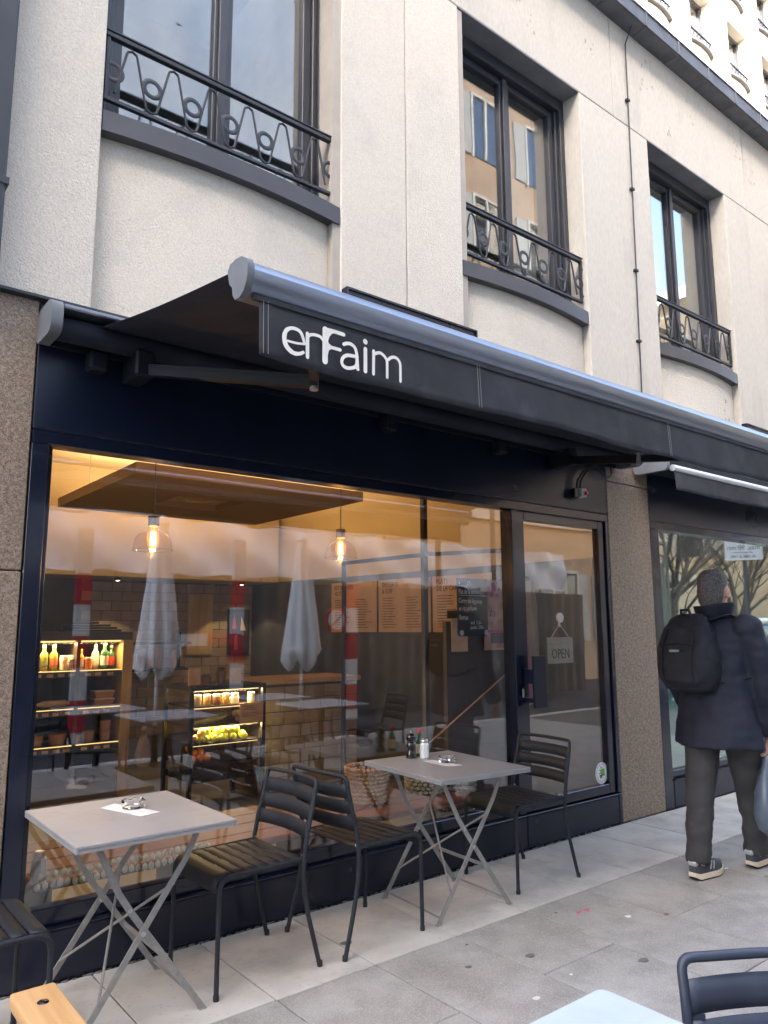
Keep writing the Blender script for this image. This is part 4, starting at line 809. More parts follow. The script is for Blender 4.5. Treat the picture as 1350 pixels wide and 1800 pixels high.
# terracotta bench with baskets along the window
bn = tag(empty('window_bench', (1.75, .5, 0)), 'low terracotta bench inside the window behind the left table', 'bench')
for k in range(4): B('seat_board', 'terracotta', bn, .93, .17+k*.17, .30, 2.55, .17+k*.17+.162, .335, bev=.006)
for x in (.97, 1.72, 2.46): B('leg', 'black_steel', bn, x, .22, 0, x+.05, .8, .298)
bn2 = tag(empty('window_bench', (3.1, .6, 0)), 'low terracotta bench inside the window behind the second table', 'bench')
for k in range(3): B('seat_board', 'terracotta', bn2, 2.58, .17+k*.17, .30, 3.60, .17+k*.17+.162, .335, bev=.006)
for x in (2.62, 3.5): B('leg', 'black_steel', bn2, x, .22, 0, x+.05, .64, .298)
def woven(name, x, y, z, rx, ry, h, rows, n, mat, lab, flare=.1, r=.5):
    t = tag(empty(name, (x, y, z)), lab, 'basket')
    for k in range(rows):
        q = MB(); zz = z+h*(k+.5)/rows; f = 1+flare*k/rows; rr = h/rows*.62
        for i in range(n):
            a = 2*math.pi*(i+(.5 if k % 2 else 0))/n; q.ball((x+rx*f*math.cos(a), y+ry*f*math.sin(a), zz), rr, 1, (1.25, 1.25, .95))
        q.build('woven_row', mat, t, smooth=True)
    MB().lathe([(0, .003), (rx*.9, .003), (rx*(1+flare)*.93, h*.95)], (x, y, z), 20).build('lining', 'rope_dark', t, smooth=True) if abs(rx-ry) < .01 else None
woven('wicker_basket', 2.92, .50, .336, .115, .115, .21, 9, 26, 'wicker', 'tan wicker basket on the bench behind the chairs', .12)
woven('rope_basket', 3.38, .48, .336, .12, .12, .19, 8, 22, 'rope_pale', 'left pale rope basket inside the window behind the second table', .1); woven('rope_basket', 3.62, .44, .20, .11, .11, .22, 8, 22, 'rope_pale', 'right pale rope basket inside the window behind the second table', .1)
rt = tag(empty('rope_trivet', (1.2, .13, .28)), 'pale green knotted rope runner lying along the foot of the window', 'rope')
for k in range(2):
    q = MB()
    for i in range(26): q.ball((.93+i*.030+(.015 if k else 0), .115+k*.03, .338+(.028 if k else 0)+.004*math.sin(i*.7)), .016, 1, (.9, .8, 1.1))
    q.build('knot_row', 'rope_pale', rt, smooth=True)
t = tag(empty('glass_shaker', (.93, .2, .336)), 'small glass shaker on the bench in the window corner', 'shaker'); MB().lathe([(0, 0), (.035, 0), (.03, .09), (.022, .10), (0, .10)], (.955, .2, .336), 8).build('body', 'plastic_grey', t); MB().lathe([(0, .125), (.018, .122), (.023, .101), (0, .101)], (.955, .2, .336), 10).build('lid', 'steel', t, smooth=True)
# ================================================================== terrace furniture
def make_chair(mat):
    """local frame: sitter faces -X, origin on the floor under the seat centre"""
    t = empty('metal_chair'); W = .195
    for s in (-1, 1):
        y = s*W
        p = fillet([(-.232, y*1.04, 0), (-.228, y*1.02, .427), (.155, y, .432)], .055, 6)
        MB().tube(p, .0095, 10).build('front_leg', mat, t, smooth=True)
        p = [(.236, y*1.08, 0), (.205, y*1.07, .11), (.178, y*1.06, .21), (.160, y*1.05, .30), (.154, y*1.05, .38), (.158, y*1.05, .45), (.175, y*1.04, .54), (.20, y*1.03, .63), (.212, y*1.02, .685)]
        MB().tube(p, .0098, 10).build('rear_leg', mat, t, smooth=True)
        MB().lathe([(0, 0), (.0115, 0), (.0115, .018), (.0098, .022)], (-.232, y*1.04, 0), 10).build('foot_cap', 'cable', t, smooth=True)
        MB().lathe([(0, 0), (.0115, 0), (.0115, .018), (.0098, .022)], (.2358, y*1.08, 0), 10).build('foot_cap', 'cable', t, smooth=True)
        MB().ball((.158, y*.985, .44), .0075, 1).build('bolt', 'steel', t, smooth=True)
    y = W*1.02; p = fillet([(.212, -y, .683), (.222, -y, .735), (.236, 0, .738), (.222, y, .735), (.212, y, .683)], .05, 6)
    MB().tube(p, .0098, 10).build('top_rail', mat, t, smooth=True)
    def sx(z): return .158+(.212-.158)*max(0, (z-.45))/.235
    for k in range(3):
        z1 = .700-k*.068; z0 = z1-.058; q = MB(); n = 15
        def sl(i, j, z0=z0, z1=z1, off=0):
            u = i/(n-1)*2-1; z = z0+(z1-z0)*j/2; e = .006 if abs(u) > .82 else 0
            zz = z + (e*(1 if j == 2 else -1) if j != 1 else 0)*0
            return (sx(z)+.030*(1-u*u)-.003, u*(W*1.02-.006), zz)
        q.grid(sl, n, 3); o = q.build('back_slat', mat, t, smooth=True, angle=180); md = o.modifiers.new('t', 'SOLIDIFY'); md.thickness = .0025; md.offset = 0
    # small webs that join the back slats at the ends
    for z in (.637, .569):
        for s in (-1, 1): MB().box(sx(z)-.004+.004, s*(W*.96)-.022, z-.0055, sx(z)+.0005+.004, s*(W*.96)+.012, z+.0055).build('web', mat, t)
    ns = 7; x = -.215; wd = (.165+.215)/ns
    for k in range(ns):
        q = MB(); x0 = -.215+k*wd; x1 = x0+wd-.0065; n = 9
        prof = [(x0, .436), ((x0+x1)/2, .436), (x1, .436)] if k else [(-.2365, .372), (-.2355, .40), (-.228, .422), (-.212, .434), (x1, .436)]
        q.grid(lambda i, j: (prof[j][0], (i/(n-1)*2-1)*(W-.008), prof[j][1]-.003*(1-((i/(n-1)*2-1))**2)*(1 if j or k else .3)), n, len(prof))
        o = q.build('seat_slat', mat, t, smooth=True, angle=180); md = o.modifiers.new('t', 'SOLIDIFY'); md.thickness = .002; md.offset = 0
    for y in (-.06, .06): B('seat_bearer', mat, t, -.20, y-.012, .4235, .155, y+.012, .4265)
    return t
ch = make_chair('chair_black')
def put(o, x, y, rz, label, cat='chair', group='dark metal bistro chairs'): o.location = (x, y, 0); o.rotation_euler = (0, 0, rz); WL[o] = Vector((x, y, 0)); return tag(o, label, cat, group)
put(ch, 1.645, -.325, R(1), 'dark metal chair facing the left grey table, back to the other chair')
put(dup(ch), 2.215, -.335, R(183.5), 'dark metal chair facing the right grey table, left of it')
put(dup(ch), 3.405, -.295, R(-3), 'dark metal chair right of the second table, in front of the door')
put(dup(ch), .545, -.46, R(180), 'dark metal chair cut off at the left edge of the picture')
c5 = make_chair('chair_blue')
put(c5, 1.475, -2.735, R(53), 'blue grey metal chair beside the white table in the bottom right corner')
# chairs of the terrace beyond the frame, mirrored in the glass
for i, (x, y, a) in enumerate(((2.95, -2.45, 0), (2.05, -2.9, 200), (4.6, -2.4, 10), (3.6, -2.6, 185), (4.6, -3.6, 0), (2.85, -3.6, 20))):
    put(dup(ch), x, y, R(a), 'dark metal chair on the terrace, mirrored in the shop window', group='terrace chairs mirrored in the window')
def make_table():
    t = empty('folding_table'); a, b, Z = .292, .33, .675
    MB().box(-a, -b, Z-.013, a, b, Z, bev=.003, seg=2).build('table_top', 'table_grey', t)
    q = MB(); rim = .004
    for g in ((-a, -b, -a+.012, b), (a-.012, -b, a, b), (-a+.012, -b, a-.012, -b+.012), (-a+.012, b-.012, a-.012, b)): q.box(g[0]+.001, g[1]+.001, Z-.024, g[2]-.001, g[3]-.001, Z-.0132)
    q.build('rim', 'table_grey', t)
    for s in (-1, 1):
        y = s*.222
        MB().bar((-.235, y, .004), (.03, y, .385), .022, .006, (1, 0, 0)).bar((.03, y, .385), (.135, y*.98, .53), .022, .006, (1, 0, 0)).bar((.135, y*.98, .53), (.20, y*.95, .652), .022, .006, (1, 0, 0)).build('leg', 'leg_grey', t)
        y2 = s*.212
        MB().bar((.228, y2, .004), (-.05, y2, .385), .022, .006, (1, 0, 0)).bar((-.05, y2, .385), (-.10, y2, .46), .022, .006, (1, 0, 0)).bar((-.10, y2, .46), (-.19, y2*.95, .652), .022, .006, (1, 0, 0)).build('leg', 'leg_grey', t)
        MB().tube([(-.012, y-.008*s, .315), (-.012, y+.006*s, .315)], .009, 10).build('pivot_bolt', 'steel', t); MB().tube([(-.06, y2-.002*s, .40), (-.06, y2+.008*s, .40)], .008, 10).build('rivet', 'steel', t)
        for xx, yy in ((-.235, y), (.228, y2)): MB().box(xx-.016, yy-.012, .0, xx+.016, yy+.012, .0045, bev=.002).build('foot', 'leg_grey', t)
    for x in (-.222, .215): MB().tube([(x, -.21, .028), (x, 0, .03), (x, .21, .028)], .0048, 7).build('foot_bar', 'leg_grey', t)
    MB().bar((.085, -.21, .205), (.085, .21, .205), .016, .006, (0, 0, 1)).build('cross_bar', 'leg_grey', t)
    MB().tube([(.10, -.215, .46), (-.16, .215, .13)], .0052, 7).build('brace', 'leg_grey', t); MB().tube([(-.155, -.215, .13), (.06, .215, .44)], .0052, 7).build('brace', 'leg_grey', t)
    for y in (-.2, .2): B('top_runner', 'leg_grey', t, -.26, y-.009, .644, .26, y+.009, .650)
    return t
tb = make_table(); put(tb, 1.125, -.337, R(0), 'grey folding bistro table with ashtray at the left of the window', 'table', 'grey folding bistro tables')
put(dup(tb), 2.805, -.325, R(-4), 'grey folding bistro table with condiments in front of the window', 'table', 'grey folding bistro tables')
ZT = .6755
def ashtray(x, y, lab):
    t = tag(empty('ashtray', (x, y, ZT+.002)), lab, 'ashtray'); q = MB(); n = 40
    def rr(k): a = 2*math.pi*k/n; return a, 1-(.22 if (k % 10) in (0, 1, 9) else 0)
    ro, ri, h = .046, .036, .030; V = []
    for k in range(n):
        a, f = rr(k); c, s_ = math.cos(a), math.sin(a)
        V.append([(c*ro*.93, s_*ro*.93, 0), (c*ro, s_*ro, h*.3), (c*ro, s_*ro, h*f), (c*ri, s_*ri, h*f*.98), (c*ri*.93, s_*ri*.93, .009), (0, 0, .008)])
    q.grid(lambda i, j: Vector(V[i][j])+Vector((x, y, ZT+.002)), n, 6, True); q.bm.faces.new([v for v in sorted([v for v in q.bm.verts if abs(v.co.z-ZT-.002) < 1e-6], key=lambda v: math.atan2(v.co.y-y, v.co.x-x))])
    q.build('glass_dish', 'ash_glass', t, smooth=True, angle=50)
ashtray(1.178, -.245, 'clear glass ashtray on the left grey table'); ashtray(2.842, -.30, 'clear glass ashtray on the right grey table')
def napkin(pts, lab):
    q = MB(); P = [(x, y, ZT+.0006) for x, y in pts]; q.prism(P, (0, 0, .0012)); o = q.build('paper_card', 'paper', None); tag(o, lab, 'paper')
napkin([(1.075, -.165), (1.145, -.125), (1.235, -.38), (1.15, -.405)], 'folded paper napkin under the ashtray on the left table'); napkin([(2.76, -.20), (2.825, -.205), (2.835, -.42), (2.755, -.40)], 'folded paper napkin under the ashtray on the right table')
# condiments
pmill = tag(empty('pepper_mill', (2.785, -.075, ZT)), 'glossy black wooden pepper mill on the right table', 'pepper mill')
MB().lathe([(0, 0), (.028, 0), (.029, .004), (.027, .010), (.028, .016), (.024, .030), (.0195, .045), (.021, .052), (.0265, .060), (.0275, .07), (.022, .082), (.0175, .088)], (2.785, -.075, ZT), 22).build('body', 'black_gloss', pmill, smooth=True)
MB().lathe([(.0172, .0885), (.022, .093), (.0265, .104), (.0265, .114), (.02, .126), (.008, .131), (0, .132)], (2.785, -.075, ZT), 22).build('head', 'black_gloss', pmill, smooth=True); MB().lathe([(.005, .131), (.006, .136), (.005, .142), (0, .144)], (2.785, -.075, ZT), 12).build('knob', 'steel', pmill, smooth=True)
sb = tag(empty('sauce_bottle', (2.86, -.06, ZT)), 'small green sauce bottle with red cap on the right table', 'bottle')
MB().lathe([(0, 0), (.019, 0), (.0205, .003), (.0205, .072), (.018, .084), (.0095, .10), (.0085, .125), (0, .125)], (2.86, -.06, ZT), 18).build('bottle', 'bottle_green', sb, smooth=True); MB().lathe([(.0098, .1255), (.0105, .127), (.0105, .145), (.008, .148), (0, .148)], (2.86, -.06, ZT), 14).build('cap', 'plastic_red', sb, smooth=True); MB().lathe([(.0209, .016), (.0209, .066)], (2.86, -.06, ZT), 18).build('label', 'label_white', sb, smooth=True)
ss = tag(empty('salt_shaker', (2.838, -.125, ZT)), 'white filled glass salt shaker with metal lid on the right table', 'salt shaker')
MB().lathe([(0, 0), (.0235, 0), (.025, .003), (.0245, .07), (.019, .082), (0, .082)], (2.838, -.125, ZT), 8).build('body', 'salt', ss); MB().lathe([(.02, .0825), (.0205, .092), (.018, .099), (.012, .103), (0, .104)], (2.838, -.125, ZT), 16).build('lid', 'steel', ss, smooth=True)
# white table and wooden armchair in the foreground
wt = tag(empty('white_table', (1.02, -2.65, 0)), 'white marbled table cut off at the bottom of the picture', 'table')
P = fillet([(1.0, -2.33, .657), (1.338, -2.33, .657), (1.338, -2.97, .657), (.70, -2.97, .657), (.70, -2.33, .657), (1.0, -2.33, .657)], .018, 4)
MB().prism([tuple(p) for p in P[:-1]], (0, 0, .018)).build('table_top', 'marble_white', wt, smooth=True, angle=30)
MB().tube([(1.02, -2.65, .03), (1.02, -2.65, .656)], .03, 14).build('pedestal', 'black_steel', wt, smooth=True); MB().lathe([(0, 0), (.22, 0), (.22, .012), (.05, .03), (0, .03)], (1.02, -2.65, 0), 24).build('base', 'black_steel', wt, smooth=True)
for i, (x, y) in enumerate(((2.62, -2.75), (2.35, -3.65), (4.15, -2.7), (4.15, -3.7))):
    t = tag(empty('white_table', (x, y, 0)), 'white square terrace table beyond the frame, mirrored in the window', 'table', 'white terrace tables mirrored in the window')
    MB().box(x-.32, y-.32, .657, x+.32, y+.32, .675, bev=.004).build('table_top', 'marble_white', t); MB().tube([(x, y, .03), (x, y, .656)], .03, 10).build('pedestal', 'black_steel', t, smooth=True); MB().box(x-.2, y-.2, 0, x+.2, y+.2, .02, bev=.005).build('base', 'black_steel', t)
wc = tag(empty('wooden_armchair', (.25, -1.8, 0)), 'pale wooden armrest with black bolt cut off at the bottom left', 'armchair')
for x0 in (.468, -.16):
    MB().box(x0, -2.15, .568, x0+.095, -1.428, .600, bev=.007, seg=3).build('armrest', 'wood_orange', wc, smooth=True)
    for y in (-1.50, -2.1): B('leg', 'wood_orange', wc, x0+.018, y-.03, 0, x0+.078, y+.03, .567, bev=.005)
    MB().lathe([(0, .0035), (.009, .0028), (.0125, .0)], (x0+.047, -1.515, .6002), 18).build('bolt_cap', 'black_gloss', wc, smooth=True)
for k in range(6): B('seat_slat', 'wood_orange', wc, -.14, -2.12+k*.105, .36, .44, -2.12+k*.105+.09, .38, bev=.004)
for k in range(3): B('back_slat', 'wood_orange', wc, -.13+k*.13, -2.19, .40, -.13+k*.13+.09, -2.165, .70, bev=.004)
B('front_rail', 'wood_orange', wc, -.081, -1.53, .29, .485, -1.505, .355)

# ================================================================== passer-by
pm('skin', (.52, .27, .20), (.60, .34, .26), 14, .5, stain=(.45, .19, .15, .4), stain_scale=20, bump=.05, bscale=200); pm('hair', (.065, .057, .055), (.17, .155, .152), 110, .75, bump=.8, bscale=220, detail=8); pm('coat_navy', (.013, .015, .027), (.015, .017, .030), 40, .7, bump=.2, bscale=240, bdist=.003, spec=.3); pm('trouser', (.034, .031, .031), (.048, .044, .043), 8, .85, bump=.25, bscale=250, bdist=.003); pm('shoe_grey', (.045, .052, .058), (.06, .066, .07), 8, .7); pm('sole_cream', (.62, .50, .36), rough=.7); pm('sole_black', (.012, .012, .012), rough=.8); pm('shoe_silver', (.42, .41, .39), rough=.4, metal=.3); pm('pack_black', (.006, .007, .012), (.011, .012, .018), 8, .75, bump=.3, bscale=120); pm('lace', (.5, .5, .46), rough=.8)
PX, PY = 4.345, -1.02
def fr_(a, b): return Vector((PX+a, PY+b, 0))    # a forward (+X), b to his left (+Y)
def ell(c, rx, ry, z, n=28, fn=None):
    out = []
    for k in range(n):
        a = 2*math.pi*k/n; f = fn(a, z) if fn else 1
        out.append((c[0]+rx*f*math.cos(a), c[1]+ry*f*math.sin(a), z))
    return out
HZ = 1.575
# body: one continuous surface (head, neck, trunk, arms, hands, legs)
q = MB()
hc = Vector((PX+.035, PY, 0))
q.loft([ell((hc.x+dx, hc.y), rx, ry, z) for dx, rx, ry, z in ((-.012, .055, .055, 1.36), (-.01, .056, .056, 1.45), (.0, .062, .060, 1.49), (.010, .078, .064, 1.53), (.010, .092, .070, 1.57), (.004, .096, .074, 1.61), (.0, .093, .073, 1.65), (-.004, .078, .062, 1.685), (-.006, .045, .038, 1.705), (-.006, .012, .01, 1.71))])
q.ball((hc.x+.07, hc.y, 1.50), .035, 2, (1, .8, .8)); q.ball((hc.x+.108, hc.y, 1.565), .018, 2, (1, .8, 1.3)); q.ball((hc.x+.088, hc.y, 1.60), .02, 2, (.6, 2.2, .5))
for s in (-1, 1):
    q.ball((hc.x+.008, hc.y+s*.083, 1.575), .031, 2, (.8, .4, 1.1)); q.ball((hc.x+.09, hc.y+s*.028, 1.585), .013, 2)
q.ball((hc.x+.098, hc.y, 1.525), .016, 2, (.6, 1.6, .4))
q.loft([ell((PX-.01, PY), .10, .19, z) for z in (.80, .95)]+[ell((PX, PY), .10, .18, 1.2), ell((PX, PY), .08, .16, 1.34), ell((PX, PY), .05, .07, 1.40)])
# right arm swings slightly forward, hand carries a bag
ARM_R = [(0.0, -.20, 1.37), (.02, -.243, 1.22), (.045, -.25, 1.06), (.085, -.235, .90), (.11, -.215, .775)]
ARM_L = [(0.0, .20, 1.37), (.02, .25, 1.22), (.03, .26, 1.06), (.10, .25, .92), (.16, .24, .80)]
for A in (ARM_R, ARM_L): q.tube([fr_(a, b)+Vector((0, 0, z)) for a, b, z in A], [.040, .036, .034, .032, .027], 12)
def hand(base, s):
    c = Vector(base); q.ball(c+Vector((.012, 0, -.045)), .036, 2, (.95, .5, 1.2))
    for k, (dx, L) in enumerate(((.030, .070), (.012, .078), (-.006, .074), (-.022, .060))):
        p = c+Vector((dx+.008, 0, -.080)); q.tube([p+Vector((0, s*.004, .02)), p+Vector((.003, -s*.004, -.012)), p+Vector((.0, s*.012, -.036)), p+Vector((-.004, s*.030, -.045)), p+Vector((-.004, s*.036, -.030))], [.0095, .0092, .0088, .008, .007], 8)
    q.tube([c+Vector((.034, 0, -.03)), c+Vector((.055, s*.008, -.052)), c+Vector((.058, s*.02, -.075)), c+Vector((.05, s*.028, -.09))], [.012, .0105, .0095, .008], 8)
hand(fr_(.11, -.215)+Vector((0, 0, .775)), 1); hand(fr_(.16, .24)+Vector((0, 0, .80)), -1)
LEG_L = [(-.02, .085, .88), (-.07, .082, .66), (-.13, .075, .45), (-.19, .065, .24), (-.225, .06, .07)]
LEG_R = [(.02, -.085, .88), (.09, -.085, .66), (.155, -.075, .45), (.20, -.06, .24), (.225, -.05, .07)]
for A in (LEG_L, LEG_R): q.tube([fr_(a, b)+Vector((0, 0, z)) for a, b, z in A], [.085, .075, .055, .05, .036], 12)
me = remesh(q, .0055, 3)
me.transform(Matrix.Translation((-PX, -PY, 0)))
per = link('person', me, 'skin', None, Vector((PX, PY, 0)), True, 180)
tag(per, 'person in dark coat and grey trousers walking away past the pier with a backpack', 'person')
# hair: short cap over the skull
q = MB(); q.loft([ell((hc.x-.012+dx, hc.y), rx, ry, z, 30, lambda a, z: 1+.012*math.sin(9*a+z*60)) for dx, rx, ry, z in ((-.026, .046, .050, 1.475), (-.030, .058, .061, 1.51), (-.032, .067, .070, 1.545), (-.022, .076, .0745, 1.585), (.0, .097, .078, 1.62), (.002, .098, .077, 1.655), (.0, .084, .067, 1.69), (-.004, .05, .042, 1.714), (-.004, .01, .01, 1.718))])
me = remesh(q, .006, 2, disp=lambda co, n: .003*noise.noise(Vector((co.x*120, co.y*120, co.z*60)))); link('hair', me, 'hair', per, Vector(), True, 180)
bpy.data.objects['hair'].location = -WL[per]
def folds(z, a, k=1): return 1+.035*k*math.sin(3*a+z*9)+.02*k*math.sin(7*a-z*17)
# coat: trunk and sleeves in one shell
q = MB()
q.loft([ell((PX+dx, PY), rx, ry, z, 40, lambda a, z: folds(z, a, .8)) for dx, rx, ry, z in ((-.03, .178, .252, .70), (-.025, .168, .243, .78), (-.02, .150, .225, .88), (-.012, .142, .215, 1.0), (-.006, .145, .218, 1.12), (-.004, .148, .228, 1.24), (-.006, .135, .232, 1.33), (-.008, .110, .205, 1.385), (-.006, .085, .14, 1.42), (0, .070, .085, 1.445))])
for A in (ARM_R, ARM_L):
    pts = [fr_(a*1.0, b)+Vector((0, 0, z)) for a, b, z in A]; pts = [pts[0]+Vector((0, 0, -.01))]+pts[1:]
    q.tube(pts, [.088, .082, .074, .068, .060], 18); q.ball(pts[0]+Vector((0, 0, .0)), .091, 3)
def dcoat(co, n):
    d = .007*noise.noise(Vector((co.x*16, co.y*16, co.z*5)))+.005*noise.noise(Vector((co.x*9, co.y*9, co.z*24)))
    return d
me = remesh(q, .010, 5, disp=dcoat); co = link('coat', me, 'coat_navy', per, Vector(), True, 180); co.location = -WL[per]
# raised collar
q = MB(); n = 24
def col_(i, j):
    a = 2*math.pi*i/n; v = j/4; r = .088+.024*v+(.05*max(0, math.cos(a-.0))**3)*v; fx = math.cos(a); zt = 1.405+(.095 - .03*max(0, fx)**2+.02*max(0, -math.sin(a)))*v
    return (hc.x-.012+r*fx*1.0, hc.y+r*1.05*math.sin(a), zt)
q.grid(col_, n, 5, True); o = q.build('collar', 'coat_navy', per, smooth=True, angle=180); md = o.modifiers.new('t', 'SOLIDIFY'); md.thickness = .008; md = o.modifiers.new('s', 'SUBSURF'); md.levels = 1; md.render_levels = 1
# trousers
q = MB()
q.loft([ell((PX-.01, PY), rx, ry, z, 28) for rx, ry, z in ((.09, .165, .74), (.105, .17, .82), (.11, .17, .95))])
for A in (LEG_L, LEG_R):
    pts = [fr_(a, b)+Vector((0, 0, z)) for a, b, z in A]; pts[-1] = pts[-1]+Vector((0, 0, .012)); q.tube(pts, [.105, .098, .078, .070, .066], 18)
me = remesh(q, .009, 4, disp=lambda c, n: .010*noise.noise(Vector((c.x*8, c.y*8, c.z*13)))+.006*noise.noise(Vector((c.x*18, c.y*18, c.z*34)))*max(.2, 1-c.z*1.4)); o = link('trousers', me, 'trouser', per, Vector(), True, 180); o.location = -WL[per]
# shoes
def shoe(a, b, z0, pitch, yaw=0):
    r = empty('shoe'); 
    def outline(t, f=1): # t 0..1 from heel to toe -> half width
        return f*(.028+.010*math.sin(math.pi*min(1, t*1.1))+.010*math.exp(-((t-.70)/.2)**2))*(1 if t < .9 else max(.25, 1-(t-.9)*6)) * (1 if t > .06 else .75)
    def layer(za, zb, f, curve=0): 
        q = MB(); ts = [k/16 for k in range(17)]
        P = [(-.085+.275*t, outline(t, f)) for t in ts]+[(-.085+.275*t, -outline(t, f)) for t in ts[::-1]]
        lift = lambda x: .012*max(0, (x-.10)/.09)**2+.014*max(0, (-.05-x)/.035)**1.5
        q.loft([[(x, y, za+lift(x)) for x, y in P], [(x, y, zb+lift(x)*.6) for x, y in P]]); return q
    layer(0, .008, .96).build('outsole', 'sole_black', r, smooth=True, angle=50); layer(.0085, .036, 1.08).build('midsole', 'sole_cream', r, smooth=True, angle=50)
    q = MB(); R_ = []
    for t in [k/12 for k in range(13)]:
        x = -.082+.266*t; h = .070-.036*max(0, (t-.35)/.65)**1.2+(.0 if t > .15 else .012); w_ = outline(t, .98); 
        R_.append([(x, w_*math.cos(A_), .0365+h*max(0, math.sin(A_))**.8) for A_ in [math.pi*k/12 for k in range(13)]])
    q.loft(R_); q.build('upper', 'shoe_grey', r, smooth=True, angle=60)
    MB().box(-.088, -.026, .075, -.045, .026, .105, bev=.012, seg=3).build('heel_tab', 'shoe_silver', r, smooth=True)
    for s in (-1, 1):
        MB().tube([(.03, s*.037, .052), (.045, s*.034, .075), (.055, s*.028, .09)], .005, 6).tube([(.055, s*.039, .05), (.07, s*.034, .072), (.078, s*.028, .083)], .005, 6).build('stripe', 'shoe_silver', r, smooth=True)
    MB().tube([(.07, -.02, .10), (.04, .0, .13), (.075, .02, .10), (.10, .0, .12), (.085, -.015, .095)], .0025, 5).build('laces', 'lace', r, smooth=True)
    r.parent = per; r.location = (a, b, z0); r.rotation_euler = (0, pitch, yaw)
    return r
shoe(-.205, .058, .0, R(0), R(-4)); shoe(.24, -.045, .008, R(-5), R(-6))
# backpack
bk = tag(empty('backpack', (PX-.22, PY+.04, 1.02)), 'black backpack on the back of the walking person', 'backpack')
q = MB(); cxk, cyk = PX-.165, PY+.06
q.loft([[(cxk-.0+dx+rx*math.cos(a)*abs(math.cos(a))**-.3 if abs(math.cos(a)) > .05 else cxk+dx, cyk+ry*math.sin(a)*(abs(math.sin(a))**-.35 if abs(math.sin(a)) > .05 else 1), z) for a in [2*math.pi*(k+.5)/32 for k in range(32)]] for dx, rx, ry, z in ((0, .05, .08, 1.0), (-.01, .095, .135, 1.02), (-.022, .118, .165, 1.08), (-.025, .125, .175, 1.17), (-.018, .112, .165, 1.28), (0, .085, .14, 1.37), (.015, .055, .10, 1.425), (.025, .03, .06, 1.455))])
me = remesh(q, .009, 4, disp=lambda c, n: .006*noise.noise(c*14)+.003*noise.noise(c*35)); o = link('main_bag', me, 'pack_black', bk, Vector(), True, 180); o.location = -WL[bk]
q = MB(); q.loft([[(cxk-.118+dx+rx*math.cos(a), cyk+ry*math.sin(a), z) for a in [2*math.pi*k/24 for k in range(24)]] for dx, rx, ry, z in ((.01, .02, .09, 1.04), (0, .04, .12, 1.07), (0, .045, .125, 1.16), (.01, .035, .12, 1.24), (.02, .01, .10, 1.27))]); me = remesh(q, .008, 3); o = link('front_pocket', me, 'pack_black', bk, Vector(), True, 180); o.location = -WL[bk]
MB().tube([(cxk-.02, cyk-.03, 1.435), (cxk-.03, cyk-.025, 1.475), (cxk-.03, cyk+.025, 1.475), (cxk-.02, cyk+.03, 1.435)], .009, 7).build('grab_handle', 'pack_black', bk, smooth=True)
for s in (-1, 1): MB().tube([(cxk+.03, cyk+s*.09, 1.41), (PX-.05, PY+s*.125, 1.445), (PX+.06, PY+s*.13, 1.415), (PX+.145, PY+s*.14, 1.30), (PX+.13, PY+s*.17, 1.18), (PX+.0, PY+s*.235, 1.10), (cxk+.02, cyk+s*.14, 1.06)], .022, 8, flat=(1, .35)).build('shoulder_strap', 'pack_black', bk, smooth=True)
for s in (-.09, .09): MB().tube([(cxk-.128, cyk+s, 1.05), (cxk-.165, cyk+s, 1.15), (cxk-.140, cyk+s, 1.27), (cxk-.095, cyk+s*.9, 1.36)], .009, 6, flat=(1, .4)).build('compression_strap', 'pack_black', bk, smooth=True)
MB().box(cxk-.172, cyk-.02, 1.235, cxk-.150, cyk+.035, 1.25, bev=.003).build('patch', 'cap_grey', bk)
MB().tube([(cxk-.125, cyk-.12, 1.275), (cxk-.138, cyk, 1.285), (cxk-.125, cyk+.12, 1.275)], .005, 6).build('zip', 'cable', bk)
# plastic bag in the hand
pm('bag_film', (.10, .13, .17), (.16, .19, .23), 8, .25, trans=.35, bump=.4, bscale=18)
bg_ = tag(empty('plastic_bag', (PX+.12, PY-.2, .22)), 'bluish grey plastic bag carried in the right hand at the picture edge', 'bag')
q = MB(); hx, hy = PX+.12, PY-.208
q.loft([[(hx+rx*math.cos(a)*(1+.10*math.sin(5*a+z*20)), hy+ry*math.sin(a)*(1+.12*math.sin(4*a+z*13)), z) for a in [2*math.pi*k/30 for k in range(30)]] for rx, ry, z in ((.08, .05, .24), (.12, .075, .27), (.135, .08, .36), (.12, .07, .46), (.085, .05, .55), (.04, .025, .63), (.016, .014, .68))]); q.build('bag', 'bag_film', bg_, smooth=True, angle=180)
for s in (-1, 1): MB().tube([(hx+s*.02, hy, .66), (hx+s*.012, hy+.01, .70), (hx, hy+.012, .715)], .004, 6).build('handle', 'bag_film', bg_, smooth=True)
